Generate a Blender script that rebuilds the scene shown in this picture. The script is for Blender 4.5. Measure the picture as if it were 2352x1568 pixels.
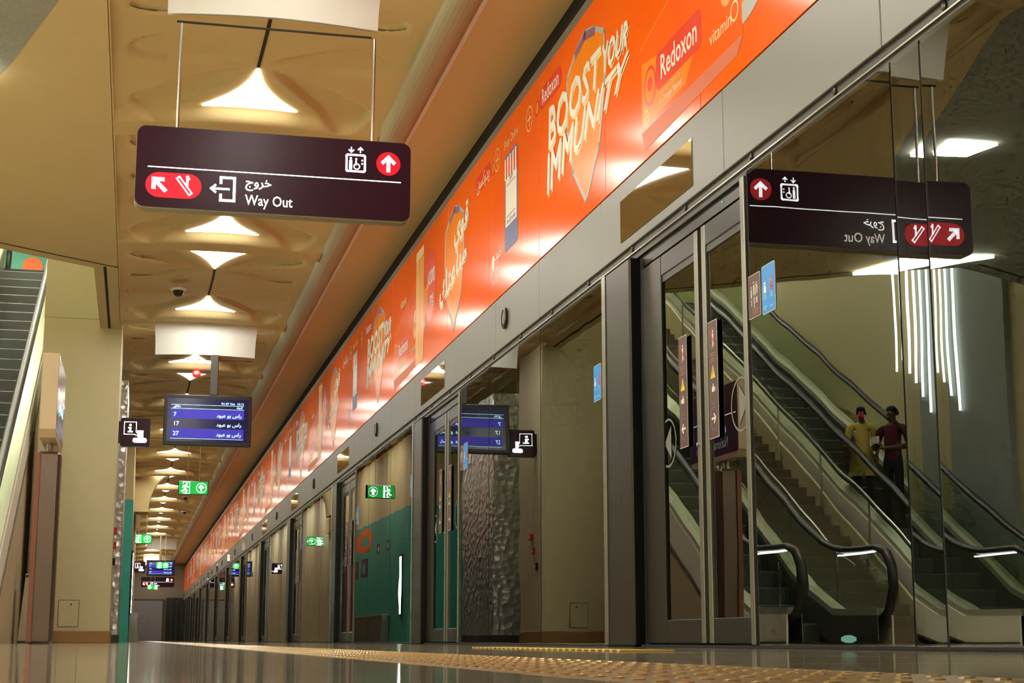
import bpy, math, random
from mathutils import Vector, Matrix
random.seed(7)
sc = bpy.context.scene
C = sc.collection
for o in list(bpy.data.objects): bpy.data.objects.remove(o)

# ------------------------------------------------------------------ camera, world, exposure
CAM_H = 0.037
cam_d = bpy.data.cameras.new('camera'); cam_d.sensor_width = 36; cam_d.lens = 3650/2352*36
cam_d.clip_start = 0.01; cam_d.clip_end = 300
cam = bpy.data.objects.new('camera', cam_d); C.objects.link(cam)
cam.location = (0, 0, CAM_H)
cam.rotation_euler = (math.radians(90+10.644), 0, math.radians(-13.199))
sc.camera = cam
w = bpy.data.worlds.new('world'); sc.world = w; w.use_nodes = True
w.node_tree.nodes['Background'].inputs[0].default_value = (0.9, 0.8, 0.6, 1)
w.node_tree.nodes['Background'].inputs[1].default_value = 0.02
sc.view_settings.view_transform = 'Standard'; sc.view_settings.look = 'None'
sc.view_settings.gamma = 1; sc.view_settings.use_curve_mapping = False
sc.view_settings.exposure = 0.30
sc.cycles.max_bounces = 5; sc.cycles.diffuse_bounces = 3; sc.cycles.glossy_bounces = 3; sc.cycles.transparent_max_bounces = 10
sc.cycles.adaptive_threshold = 0.07; sc.cycles.adaptive_min_samples = 12; sc.cycles.light_sampling_threshold = 0.03; sc.cycles.caustics_reflective = False; sc.cycles.caustics_refractive = False; sc.cycles.sample_clamp_indirect = 6.0
LIGHT_CEIL = 28.0      # emission of the diamond lights
LIGHT_HALL = 56.0       # emission of the added hall lamps and the soffit lights

# ------------------------------------------------------------------ materials
MAT = {}
def mat(name, col, rough=0.5, metal=0.0, var=0.06, vscale=6.0, bump=0.0, bscale=40.0, emit=0.0, ecol=None,
        spec=0.5, coat=0.0, stretch=None, voronoi=False):
    if name in MAT: return MAT[name]
    m = bpy.data.materials.new(name); m.use_nodes = True; nt = m.node_tree; N = nt.nodes; L = nt.links
    p = N['Principled BSDF']
    p.inputs['Roughness'].default_value = rough; p.inputs['Metallic'].default_value = metal
    p.inputs['Specular IOR Level'].default_value = spec; p.inputs['Coat Weight'].default_value = coat
    p.inputs['Coat Roughness'].default_value = 0.08
    tc = N.new('ShaderNodeTexCoord'); mp = N.new('ShaderNodeMapping'); L.new(tc.outputs['Object'], mp.inputs[0])
    if stretch: mp.inputs['Scale'].default_value = stretch
    nz = N.new('ShaderNodeTexNoise'); nz.inputs['Scale'].default_value = vscale; nz.inputs['Detail'].default_value = 4
    L.new(mp.outputs[0], nz.inputs[0])
    cr = N.new('ShaderNodeMix'); cr.data_type = 'RGBA'
    cr.inputs[6].default_value = (*[max(0, c*(1-var)) for c in col], 1)
    cr.inputs[7].default_value = (*[min(1, c*(1+var)) for c in col], 1)
    L.new(nz.outputs[0], cr.inputs[0]); L.new(cr.outputs[2], p.inputs['Base Color'])
    if bump > 0:
        if voronoi:
            b2 = N.new('ShaderNodeTexVoronoi'); b2.inputs['Scale'].default_value = bscale; h = b2.outputs['Distance']
        else:
            b2 = N.new('ShaderNodeTexNoise'); b2.inputs['Scale'].default_value = bscale; b2.inputs['Detail'].default_value = 3; h = b2.outputs[0]
        L.new(mp.outputs[0], b2.inputs['Vector'])
        bp = N.new('ShaderNodeBump'); bp.inputs['Strength'].default_value = 1.0; bp.inputs['Distance'].default_value = bump
        L.new(h, bp.inputs['Height']); L.new(bp.outputs[0], p.inputs['Normal'])
    if emit > 0:
        if emit < 4: m.cycles.emission_sampling = 'NONE'
        p.inputs['Emission Color'].default_value = (*(ecol or col), 1); p.inputs['Emission Strength'].default_value = emit
    MAT[name] = m
    return m
def glassmat(name, ior, tint, wob=0.0, gcol=(0.9, 0.93, 0.88), rough=0.0, wscale=1.6):
    m = bpy.data.materials.new(name); m.use_nodes = True; nt = m.node_tree; N = nt.nodes; L = nt.links
    N.remove(N['Principled BSDF']); out = N['Material Output']
    fr = N.new('ShaderNodeFresnel'); fr.inputs[0].default_value = ior
    tr = N.new('ShaderNodeBsdfTransparent'); tr.inputs[0].default_value = (*tint, 1)
    gl = N.new('ShaderNodeBsdfGlossy'); gl.inputs[0].default_value = (*gcol, 1); gl.inputs['Roughness'].default_value = rough
    geo = N.new('ShaderNodeNewGeometry'); inv = N.new('ShaderNodeMath'); inv.operation = 'SUBTRACT'; inv.inputs[0].default_value = 1.0; L.new(geo.outputs['Backfacing'], inv.inputs[1])
    mul = N.new('ShaderNodeMath'); mul.operation = 'MULTIPLY'; L.new(fr.outputs[0], mul.inputs[0]); L.new(inv.outputs[0], mul.inputs[1])   # only the outer face of a pane mirrors
    mx = N.new('ShaderNodeMixShader'); L.new(mul.outputs[0], mx.inputs[0]); L.new(tr.outputs[0], mx.inputs[1]); L.new(gl.outputs[0], mx.inputs[2])
    L.new(mx.outputs[0], out.inputs[0])
    if wob > 0:
        tc = N.new('ShaderNodeTexCoord'); nz = N.new('ShaderNodeTexNoise'); nz.inputs['Scale'].default_value = wscale; nz.inputs['Detail'].default_value = 1
        L.new(tc.outputs['Object'], nz.inputs[0]); bp = N.new('ShaderNodeBump'); bp.inputs['Distance'].default_value = wob
        L.new(nz.outputs[0], bp.inputs['Height']); L.new(bp.outputs[0], gl.inputs['Normal'])
    MAT[name] = m
    return m

beige   = mat('beige_plaster', (0.55, 0.445, 0.22), 0.75, bump=0.0006, bscale=160, var=0.05)
beigeW  = mat('beige_wall_paint', (0.52, 0.47, 0.29), 0.6, bump=0.0004, bscale=120, var=0.04)
soffitM = mat('soffit_paint', (0.60, 0.44, 0.22), 0.7, var=0.04)
grayC   = mat('grey_acoustic_plaster', (0.29, 0.315, 0.29), 0.9, bump=0.003, bscale=70, var=0.22, vscale=35)
crease  = mat('dark_joint', (0.02, 0.016, 0.01), 0.9)
blackR  = mat('black_recess', (0.008, 0.008, 0.009), 0.85)
lampM   = mat('ceiling_lamp_diffuser', (1, 0.96, 0.88), 0.5, var=0.0, emit=LIGHT_CEIL, ecol=(1, 0.965, 0.87))
hallM   = mat('soffit_and_fill_diffuser', (1, 0.97, 0.9), 0.5, var=0.0, emit=LIGHT_HALL, ecol=(1, 0.95, 0.75))
panelW  = mat('white_drop_panel', (0.70, 0.71, 0.66), 0.55, var=0.03, bump=0.0005, bscale=220)
tubeM   = mat('grey_cove_moulding', (0.36, 0.32, 0.20), 0.5)
steel   = mat('brushed_steel', (0.050, 0.046, 0.043), 0.30, 0.9, var=0.12, vscale=5, stretch=(60, 60, 1.2), bump=0.0001, bscale=8)
steelD  = mat('dark_steel', (0.10, 0.095, 0.09), 0.35, 0.8, var=0.12, stretch=(40, 40, 1))
steelB  = mat('bright_steel', (0.42, 0.40, 0.36), 0.25, 0.9)
fasciaM = mat('anodised_fascia', (0.205, 0.21, 0.20), 0.40, 0.4, var=0.03, stretch=(2, 2, 40), bump=0.00005, bscale=20)
insetM  = mat('mirror_inset', (0.55, 0.50, 0.40), 0.02, 1.0, var=0.02)
stripD  = mat('dark_channel', (0.045, 0.043, 0.036), 0.4, 0.5)
screenG = glassmat('screen_door_glass', 2.5, (0.45, 0.47, 0.42), 0.0007)
clearG  = glassmat('balustrade_glass', 1.5, (0.86, 0.92, 0.84))
orange  = mat('orange_print', (0.98, 0.125, 0.0), 0.16, var=0.12, vscale=0.9, spec=0.14)
orangeL = mat('light_orange_print', (0.93, 0.24, 0.005), 0.25, var=0.2, vscale=3, spec=0.14)
orangeD = mat('deep_red_print', (0.80, 0.035, 0.012), 0.25, var=0.08)
whiteP  = mat('white_print', (0.78, 0.76, 0.68), 0.4)
creamP  = mat('cream_print', (0.85, 0.62, 0.28), 0.4)
blueP   = mat('navy_print', (0.05, 0.07, 0.26), 0.4)
greyP   = mat('grey_print', (0.40, 0.40, 0.40), 0.4)
floorM  = mat('polished_stone', (0.46, 0.39, 0.28), 0.06, var=0.18, vscale=9, spec=0.6, bump=0.00006, bscale=14)
floorB  = mat('floor_screed', (0.13, 0.11, 0.08), 0.6)
brassM  = mat('bronze_stud', (0.40, 0.27, 0.09), 0.2, 0.2)
tactM   = mat('tactile_tile_stone', (0.27, 0.165, 0.05), 0.25, var=0.15, vscale=12)
yelM    = mat('yellow_tactile_rib', (0.60, 0.40, 0.07), 0.3)
darkFl  = mat('tunnel_concrete', (0.05, 0.05, 0.05), 0.8)
brownSk = mat('brown_skirting', (0.30, 0.165, 0.05), 0.45, var=0.1)
purpleS = mat('sign_aubergine', (0.034, 0.010, 0.020), 0.22, var=0.04, spec=0.2)
signUnd = mat('sign_case_olive', (0.20, 0.17, 0.09), 0.5)
glowW   = mat('backlit_white', (0.9, 0.93, 1), 0.5, var=0, emit=2.2, ecol=(0.86, 0.92, 1.0))
glowT   = mat('backlit_warm_white', (0.9, 0.88, 0.82), 0.5, var=0, emit=0.75, ecol=(1, 0.95, 0.88))
glowR   = mat('backlit_red', (0.6, 0.004, 0.02), 0.4, var=0, emit=0.27, ecol=(1, 0.0, 0.035))
glowG   = mat('backlit_green', (0.02, 0.6, 0.12), 0.4, var=0, emit=0.42, ecol=(0.0, 0.75, 0.08))
scrB    = mat('screen_blue', (0.02, 0.02, 0.2), 0.3, var=0.05, emit=0.55, ecol=(0.05, 0.03, 0.60))
scrD    = mat('screen_dark_blue', (0.006, 0.006, 0.04), 0.15, var=0.05, emit=0.30, ecol=(0.01, 0.008, 0.10))
scrT    = mat('screen_text', (0.4, 0.8, 1), 0.4, var=0, emit=1.6, ecol=(0.45, 0.85, 1.0))
blackP  = mat('black_plastic', (0.012, 0.011, 0.012), 0.3)
rubber  = mat('handrail_rubber', (0.010, 0.010, 0.009), 0.45)
stepM   = mat('escalator_step_metal', (0.085, 0.088, 0.085), 0.55, 0.2, var=0.15, stretch=(60, 1, 1), bump=0.002, bscale=6)
skirtM  = mat('escalator_skirt_steel', (0.20, 0.20, 0.17), 0.3, 0.7)
cladM   = mat('escalator_cladding', (0.78, 0.77, 0.66), 0.4, 0.0)
deckM   = mat('escalator_deck', (0.62, 0.62, 0.52), 0.3, 0.5)
stoneS  = mat('brown_stone_step', (0.17, 0.13, 0.085), 0.6, var=0.2)
tealM   = mat('teal_paint', (0.04, 0.38, 0.29), 0.45, var=0.06)
tealB   = mat('dark_purple_frame', (0.10, 0.035, 0.08), 0.5)
orangeR = mat('orange_vinyl', (0.85, 0.16, 0.01), 0.5)
hamm    = mat('hammered_metal', (0.62, 0.64, 0.64), 0.28, 0.75, bump=0.02, bscale=9, voronoi=True)
greyB   = mat('blue_grey_pilaster', (0.30, 0.34, 0.33), 0.6)
redM    = mat('red_plastic', (0.6, 0.02, 0.02), 0.4)
brownV  = mat('brown_vinyl', (0.085, 0.032, 0.036), 0.45, var=0.05)
blueV   = mat('blue_vinyl', (0.0, 0.25, 0.80), 0.4, var=0.04, emit=0.12, ecol=(0, 0.25, 0.85))
blueV   .node_tree.nodes['Principled BSDF'].inputs['Emission Strength'].default_value = 0
yelV    = mat('yellow_vinyl', (0.9, 0.62, 0.01), 0.4)
greyD   = mat('grey_door_paint', (0.24, 0.23, 0.235), 0.5)
binM    = mat('bin_enamel', (0.42, 0.37, 0.25), 0.4, 0.2)
skinM   = mat('skin', (0.10, 0.045, 0.028), 0.6)
hairM   = mat('hair', (0.008, 0.006, 0.006), 0.7)
kurtaM  = mat('yellow_cotton', (0.62, 0.50, 0.13), 0.85, bump=0.004, bscale=14)
maroonM = mat('maroon_cotton', (0.075, 0.008, 0.018), 0.85, bump=0.004, bscale=14)
trouM   = mat('black_trousers', (0.010, 0.010, 0.012), 0.8)
shoeM   = mat('shoe', (0.02, 0.018, 0.015), 0.5)

# ------------------------------------------------------------------ mesh builder
class MB:
    def __init__(s): s.v = []; s.f = []
    def add(s, vs, fs):
        b = len(s.v); s.v += [tuple(p) for p in vs]; s.f += [tuple(b+i for i in f) for f in fs]; return s
    def box(s, x0, x1, y0, y1, z0, z1):
        return s.add([(x0,y0,z0),(x1,y0,z0),(x1,y1,z0),(x0,y1,z0),(x0,y0,z1),(x1,y0,z1),(x1,y1,z1),(x0,y1,z1)],
                     [(3,2,1,0),(4,5,6,7),(0,1,5,4),(1,2,6,5),(2,3,7,6),(3,0,4,7)])
    def bevbox(s, x0, x1, y0, y1, z0, z1, b):
        # box with chamfered edges (three nested rectangles)
        vs = []; fs = []
        for z, k in ((z0, b), (z0+b, 0), (z1-b, 0), (z1, b)):
            for px, py in ((x0+b+k*0, y0+k), (x1-b, y0+k), (x1-k, y0+b), (x1-k, y1-b), (x1-b, y1-k), (x0+b, y1-k), (x0+k, y1-b), (x0+k, y0+b)):
                vs.append((px, py, z))
        for r in range(3):
            for i in range(8): fs.append((r*8+i, r*8+(i+1) % 8, r*8+8+(i+1) % 8, r*8+8+i))
        fs.append(tuple(range(7, -1, -1))); fs.append(tuple(range(24, 32)))
        return s.add(vs, fs)
    def prism(s, poly, axis, a, b):
        # poly: 2D points; axis 0: (y,z) extruded in x; 1: (x,z) in y; 2: (x,y) in z
        def P(p, t): return (t, p[0], p[1]) if axis == 0 else (p[0], t, p[1]) if axis == 1 else (p[0], p[1], t)
        n = len(poly)
        vs = [P(p, a) for p in poly] + [P(p, b) for p in poly]
        fs = [tuple(range(n-1, -1, -1)), tuple(range(n, 2*n))] + [(i, (i+1) % n, n+(i+1) % n, n+i) for i in range(n)]
        return s.add(vs, fs)
    def tube(s, path, r, n=10, rx=None, caps=True, closed=False):
        # rx: separate radius along world x (for flattened tubes whose path lies in the yz plane)
        P = [Vector(p) for p in path]; vs = []; fs = []
        for i, p in enumerate(P):
            a = P[i-1] if (i > 0 or closed) else p; c = P[(i+1) % len(P)] if (i < len(P)-1 or closed) else p
            t = (c-a).normalized()
            up = Vector((1, 0, 0)) if abs(t.x) < 0.9 else Vector((0, 0, 1))
            u = (up - t*up.dot(t)).normalized(); v = t.cross(u)
            for k in range(n):
                an = 2*math.pi*k/n
                vs.append(p + u*math.cos(an)*(rx or r) + v*math.sin(an)*r)
        m = len(P)
        for i in range(m if closed else m-1):
            for k in range(n):
                j = (i+1) % m
                fs.append((i*n+k, i*n+(k+1) % n, j*n+(k+1) % n, j*n+k))
        if caps and not closed:
            fs.append(tuple(range(n-1, -1, -1))); fs.append(tuple((m-1)*n+k for k in range(n)))
        return s.add(vs, fs)
    def lathe(s, prof, c, n=16, axis=2):
        vs = []; fs = []
        for r, h in prof:
            for k in range(n):
                a = 2*math.pi*k/n; q = (r*math.cos(a), r*math.sin(a))
                vs.append((c[0]+q[0], c[1]+q[1], c[2]+h) if axis == 2 else (c[0]+h, c[1]+q[0], c[2]+q[1]) if axis == 0 else (c[0]+q[0], c[1]+h, c[2]+q[1]))
        for i in range(len(prof)-1):
            for k in range(n): fs.append((i*n+k, i*n+(k+1) % n, (i+1)*n+(k+1) % n, (i+1)*n+k))
        fs.append(tuple(range(n-1, -1, -1))); fs.append(tuple((len(prof)-1)*n+k for k in range(n)))
        return s.add(vs, fs)
    def build(s, name, m, parent=None, smooth=False, keep=False):
        root = parent
        while root is not None and root.parent is not None: root = root.parent
        if root is not None: off = Vector(root.location)
        elif keep: off = Vector((0, 0, 0))
        else:
            xs = [p[0] for p in s.v]; ys = [p[1] for p in s.v]; zs = [p[2] for p in s.v]
            off = Vector(((min(xs)+max(xs))/2, (min(ys)+max(ys))/2, min(zs)))
        me = bpy.data.meshes.new(name)
        me.from_pydata([tuple(Vector(p)-off) for p in s.v], [], s.f); me.materials.append(m)
        if smooth:
            for p in me.polygons: p.use_smooth = True
        me.update()
        import bmesh
        bm = bmesh.new(); bm.from_mesh(me); bmesh.ops.recalc_face_normals(bm, faces=bm.faces); bm.to_mesh(me); bm.free()
        o = bpy.data.objects.new(name, me); C.objects.link(o)
        if parent is not None: o.parent = parent
        else: o.location = off
        return o
def tag(o, label=None, cat=None, group=None, kind=None):
    if label: o['label'] = label
    if cat: o['category'] = cat
    if group: o['group'] = group
    if kind: o['kind'] = kind
    return o
def thing(name, loc, label=None, cat=None, group=None, kind=None):
    o = bpy.data.objects.new(name, None); o.empty_display_size = 0.1; C.objects.link(o); o.location = loc
    return tag(o, label, cat, group, kind)
def dup(o, parent=None):
    c = o.copy(); C.objects.link(c); c.parent = parent
    for ch in o.children: dup(ch, c)
    return c
def move(o, dx=0, dy=0, dz=0): o.location = (o.location[0]+dx, o.location[1]+dy, o.location[2]+dz); return o
ORD = ['first','second','third','fourth','fifth','sixth','seventh','eighth','ninth','tenth','eleventh','twelfth','thirteenth','fourteenth',
       'fifteenth','sixteenth','seventeenth','eighteenth','nineteenth','twentieth','twenty-first','twenty-second','twenty-third','twenty-fourth']

# ------------------------------------------------------------------ flat print helpers (2D shapes on a frame)
def frame_front(x, y, z): return (Vector((x, y, z)), Vector((1, 0, 0)), Vector((0, 0, 1)), Vector((0, -1, 0)))       # faces the camera end
def frame_wall(x, y, z):  return (Vector((x, y, z)), Vector((0, -1, 0)), Vector((0, 0, 1)), Vector((-1, 0, 0)))      # on the right wall, faces -x
def frame_left(x, y, z):  return (Vector((x, y, z)), Vector((0, 1, 0)), Vector((0, 0, 1)), Vector((1, 0, 0)))        # faces +x
def rrect(u0, v0, u1, v1, r, n=5):
    pts = []
    for cx, cy, a0 in ((u1-r, v1-r, 0), (u0+r, v1-r, 90), (u0+r, v0+r, 180), (u1-r, v0+r, 270)):
        for k in range(n+1):
            a = math.radians(a0+90*k/n); pts.append((cx+r*math.cos(a), cy+r*math.sin(a)))
    return pts
def circ(u, v, r, n=24, ry=None): return [(u+r*math.cos(2*math.pi*k/n), v+(ry or r)*math.sin(2*math.pi*k/n)) for k in range(n)]
def stroke(pts, wd, closed=False):
    out = []; n = len(pts)
    for i in range(n if closed else n-1):
        a = Vector(pts[i]); b = Vector(pts[(i+1) % n]); d = (b-a)
        if d.length < 1e-9: continue
        d.normalize(); nn = Vector((-d.y, d.x))*wd/2; e = d*wd*0.5
        out.append([a-e*0.9+nn, a-e*0.9-nn, b+e*0.9-nn, b+e*0.9+nn])
    return out
def arrow(u, v, ang, L, wd):
    # arrow centred at (u,v) pointing to ang degrees, length L
    ca, sa = math.cos(math.radians(ang)), math.sin(math.radians(ang))
    def T(x, y): return (u+x*ca-y*sa, v+x*sa+y*ca)
    h = L*0.42
    return [[T(-L/2, -wd/2), T(L/2-wd*1.1, -wd/2), T(L/2-wd*1.1, wd/2), T(-L/2, wd/2)]] + \
           [[T(L/2+wd*0.1, 0), T(L/2-h, -h-wd*0.1), T(L/2-h-wd*0.75, -h+wd*0.55), T(L/2-wd*1.3, 0)],
            [T(L/2+wd*0.1, 0), T(L/2-wd*1.3, 0), T(L/2-h-wd*0.75, h-wd*0.55), T(L/2-h, h+wd*0.1)]]
def flat(name, polys, fr, m, parent, off=0.003, shear=0.0):
    O, U, V, Nn = fr; b = MB()
    for pl in polys:
        vs = [O+U*(p[0]+shear*p[1])+V*p[1]+Nn*off for p in pl]
        b.add(vs, [tuple(range(len(vs)))])
    return b.build(name, m, parent)
_tc = {}
def text2d(body, size, bold=0.0, align='LEFT', spacing=1.0, res=2):
    key = (body, size, bold, align, spacing, res)
    if key in _tc: return _tc[key]
    cu = bpy.data.curves.new('t', 'FONT'); cu.body = body; cu.size = size; cu.offset = bold*size; cu.resolution_u = res
    cu.align_x = align; cu.space_character = spacing
    o = bpy.data.objects.new('t', cu); C.objects.link(o); bpy.context.view_layer.update()
    me = bpy.data.meshes.new_from_object(o.evaluated_get(bpy.context.evaluated_depsgraph_get()))
    r = ([tuple(v.co) for v in me.vertices], [tuple(p.vertices) for p in me.polygons])
    bpy.data.objects.remove(o); bpy.data.curves.remove(cu); bpy.data.meshes.remove(me)
    _tc[key] = r
    return r
def text(name, body, u, v, size, fr, m, parent, bold=0.012, align='LEFT', off=0.004, sx=1.0, slope=0.0, shear=0.0, spacing=1.0):
    vs, fs = text2d(body, size, bold, align, spacing); O, U, V, Nn = fr; b = MB()
    b.add([O+U*(u+p[0]*sx+shear*p[1])+V*(v+p[1]+slope*p[0]*sx)+Nn*off for p in vs], fs)
    return b.build(name, m, parent)
def text_quad(name, body, c, fr, m, parent, bold=0.02, off=0.003):
    # text stretched to the quad c = bottom-left, bottom-right, top-right, top-left
    vs, fs = text2d(body, 1.0, bold, 'LEFT', 1.0); xs = [p[0] for p in vs]; ys = [p[1] for p in vs]
    x0, x1, y0, y1 = min(xs), max(xs), min(ys), max(ys); O, U, V, Nn = fr; out = []
    for p in vs:
        a, b_ = (p[0]-x0)/(x1-x0), (p[1]-y0)/(y1-y0)
        u = (c[0][0]*(1-a)+c[1][0]*a)*(1-b_)+(c[3][0]*(1-a)+c[2][0]*a)*b_
        v = (c[0][1]*(1-a)+c[1][1]*a)*(1-b_)+(c[3][1]*(1-a)+c[2][1]*a)*b_
        out.append(O+U*u+V*v+Nn*off)
    return MB().add(out, fs).build(name, m, parent)
def ar(codes): return ''.join(chr(c) if c != 32 else ' ' for c in reversed(codes))
AR_OUT = ar([0xfea7,0xfeae,0xfeed,0xfe9d])
AR_DEST = ar([0xfead,0xfe8d,0xfeb1,32,0xfe91,0xfeee,32,0xfecb,0xfe92,0xfeee,0xfea9])
AR_STRONG = ar([0xfed7,0xfeee,0xfef1]); AR_IMM = ar([0xfee3,0xfee8,0xfe8e,0xfecb,0xfe98,0xfeda])
AR_MUS = ar([0xfe8d,0xfedf,0xfee4,0xfe98,0xfea4,0xfed2,32,0xfe8d,0xfedf,0xfeee,0xfec3,0xfee8,0xfef2])
AR_MIN = ar([0xfea9,0xfed7,0xfe8e,0xfe8b,0xfed6]); AR_DIR = ar([0xfe8d,0xfe97,0xfea0,0xfe8e,0xfee9])
AR_RED = ar([0xfead,0xfef3,0xfeaa,0xfeed,0xfedb,0xfeb4,0xfeee,0xfee5]); AR_KH = ar([0xfea7,0xfee0,0xfeee,0xfea9])

# ================================================================== SETTING
WX = 2.8           # plane of the glass screen
Y0, Y1 = -4.0, 97.0
# ---- floor
fl = thing('floor', (0, 0, 0), 'polished brown stone platform floor with soft reflections', None, None, 'structure')
MB().box(-7.0, 2.76, Y0, Y1, -0.25, -0.012).build('screed', floorB, fl)
TS = 1.2
t0 = MB().bevbox(0.0015, TS-0.0015, 0.0015, TS-0.0015, -0.012, 0.0, 0.0012).build('floor_tile', floorM, fl)
xs_t = [0.43-TS*k for k in range(1, 6)]
first = True
def tile(x, y, sx=1.0, sy=1.0):
    global first
    if first: o = t0; first = False
    else:
        o = t0.copy(); C.objects.link(o); o.parent = fl
    o.location = (x, y, 0); o.scale = (sx, sy, 1)
for j in range(-1, 25):
    y = j*TS
    for x in xs_t: tile(x, y)
    tile(0.845, y, 0.8/TS); tile(0.845+0.8, y, 1.1/TS)
MB().box(-7.0, 0.43, 30.0, Y1, -0.012, 0).build('far_paving', floorM, fl)
MB().box(0.845, 2.745, 30.0, Y1, -0.012, 0).build('far_paving', floorM, fl)
MB().box(-7.0, -5.57, Y0, 30.0, -0.012, 0).build('far_paving', floorM, fl)
MB().box(-5.57, 2.745, Y0, -1.2, -0.012, 0).build('far_paving', floorM, fl)
# ---- tactile strip
ts = thing('tactile_strip', (0.6375, 10, 0), 'bronze tactile paving strip with rows of raised studs', 'tactile paving')
def tact(y0):
    b = MB(); b.box(0.432, 0.843, y0+0.002, y0+0.408, -0.012, 0.0)
    for i in range(6):
        for j in range(6):
            b.lathe([(0.0095, 0.0), (0.0075, 0.0015), (0.004, 0.0022)], (0.432+0.034+i*0.0685, y0+0.034+j*0.068, 0), 8)
    return b
p = tact(-0.41).build('tactile_tile', tactM, ts)
p.data.materials.append(brassM)
for q in p.data.polygons:
    if q.center.z > 0.0005: q.material_index = 1
for k in range(1, 75):
    c = p.copy(); C.objects.link(c); c.parent = ts; c.location = (0, 0.41*k, 0)
MB().box(0.432, 0.843, 30.34, Y1, -0.012, 0.002).build('far_studs_band', tactM, ts)
gs = thing('tactile_strip', (1.72, 6.5, 0), 'short yellow ribbed guide strip in front of the nearest doors', 'tactile paving')
r0 = MB().bevbox(1.62, 1.82, 5.30, 5.335, 0.0, 0.005, 0.002).build('rib', yelM, gs)
for k in range(1, 28):
    c = r0.copy(); C.objects.link(c); c.parent = gs; c.location = (0, 0.09*k, 0)

# ---- right wall: fascia, channel, banner backing, tunnel
wr = thing('wall_right', (WX, 40, 0), 'long steel and glass platform screen wall', None, None, 'structure')
seams = [-2.0]
for k in range(-1, 13):
    for d in (5.48, 7.23, 9.47, 11.02, 12.48-1.75+0.0):
        pass
seams = sorted(set(round(s+7.0*k, 3) for k in range(-1, 14) for s in (5.48, 7.23, 9.40, 11.02)))
seams = [s for s in seams if s < Y1]
for a, b_ in zip(seams[:-1], seams[1:]):
    MB().bevbox(WX-0.012, WX+0.06, a+0.004, b_-0.004, 2.345, 2.775, 0.003).build('fascia_panel', fasciaM, wr)
MB().box(WX+0.02, WX+0.1, seams[0], Y1, 2.35, 4.2).build('fascia_backing', blackR, wr)
MB().box(WX+0.004, WX+0.09, Y0, Y1, 2.255, 2.345).build('channel', stripD, wr)
MB().box(WX-0.006, WX+0.004, Y0, Y1, 2.292, 2.300).build('channel_bead', steelB, wr)
for k in range(14):
    MB().lathe([(0.02, 0.0), (0.018, -0.006), (0.008, -0.009)], (WX+0.004, 4.05+0.95*k, 2.325), 10, axis=0).build('bolt', steel, wr)
MB().box(WX-0.03, WX+0.16, Y0, Y1, -0.25, 0.002).build('sill', steel, wr)
MB().box(WX-0.006, WX+0.05, Y0, Y1, 0.002, 0.014).build('base_gap', blackR, wr)
for k in range(0, 13):
    y = 7.0*k
    MB().box(WX-0.0165, WX-0.010, y+7.69, y+8.98, 2.405, 2.665).build('inset_panel', insetM, wr)
    sp = MB().lathe([(0.085, 0.0), (0.085, -0.018), (0.07, -0.022), (0.066, -0.015)], (WX-0.012, y+12.11, 2.56), 28, axis=0).build('speaker', steel, wr)
    MB().lathe([(0.064, 0.0), (0.05, -0.004), (0.0, -0.005)], (WX-0.027, y+12.11, 2.56), 24, axis=0).build('grille', steelD, sp)
# recess above the banner
MB().box(WX-0.005, WX+0.10, Y0, Y1, 4.2, 4.275).build('capping', fasciaM, wr)
MB().box(WX+0.06, WX+0.30, Y0, Y1, 4.275, 4.75).build('recess', blackR, wr)
# tunnel behind the glass
tn = thing('wall_tunnel', (5.2, 40, -1.1), 'dark tunnel wall behind the glass screen', None, None, 'structure')
MB().box(6.0, 6.2, Y0, Y1, -1.2, 5).build('lining', darkFl, tn)
MB().box(2.96, 6.0, Y0, Y1, -1.3, -1.2).build('trackbed', darkFl, tn)
MB().box(3.1, 6.2, Y0, Y1, 4.9, 5.0).build('tunnel_roof', darkFl, tn)
MB().box(2.8, 6.2, Y0-0.2, Y0, -1.3, 5).build('tunnel_end', darkFl, tn)
MB().box(2.8, 6.2, Y1, Y1+0.2, -1.3, 5).build('tunnel_end', darkFl, tn)
tl = thing('tunnel_lamp', (4.6, 9.88, -1.19), 'small cyan signal lamp glowing low behind the near glass pane', 'lamp')
MB().lathe([(0.05, 0), (0.05, 0.9), (0.03, 0.95), (0.03, 1.21)], (4.6, 9.88, -1.19), 10).build('post', steelD, tl)
MB().lathe([(0.02, 0.0), (0.05, 0.015), (0.05, 0.035), (0.02, 0.05)], (4.6, 9.88, 0.02), 14).build('lens', mat('cyan_lens', (0.4, 0.9, 0.9), 0.3, var=0, emit=1.6, ecol=(0.40, 0.85, 0.85)), tl)

# ---- glass panes (windows)
win_n = [0]
def pane(y0, y1, tilt=0.0, k=0, last=True):
    win_n[0] += 1; n = win_n[0]
    r = thing('window_%d' % n, (WX, (y0+y1)/2, 0), None, None, None, 'structure')
    r['label'] = 'fixed glass pane of the platform screen, number %d counted from the camera' % n
    b = MB(); t = math.tan(math.radians(tilt))*(y1-y0)/2
    b.add([(WX+t, y0+0.008, 0.014), (WX-t, y1-0.008, 0.014), (WX-t, y1-0.008, 2.27), (WX+t, y0+0.008, 2.27),
           (WX+t+0.014, y0+0.008, 0.014), (WX-t+0.014, y1-0.008, 0.014), (WX-t+0.014, y1-0.008, 2.27), (WX+t+0.014, y0+0.008, 2.27)],
          [(0, 1, 2, 3), (7, 6, 5, 4), (0, 4, 5, 1), (1, 5, 6, 2), (2, 6, 7, 3), (3, 7, 4, 0)])
    b.build('glass', screenG, r)
    MB().box(WX+0.004, WX+0.03, y1-0.008, y1+0.008, 0.014, 2.27).build('joint', blackR, r)
    return r
pane(2.28, 5.20); pane(5.20, 5.44, 0.6); pane(5.44, 6.97)
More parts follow.
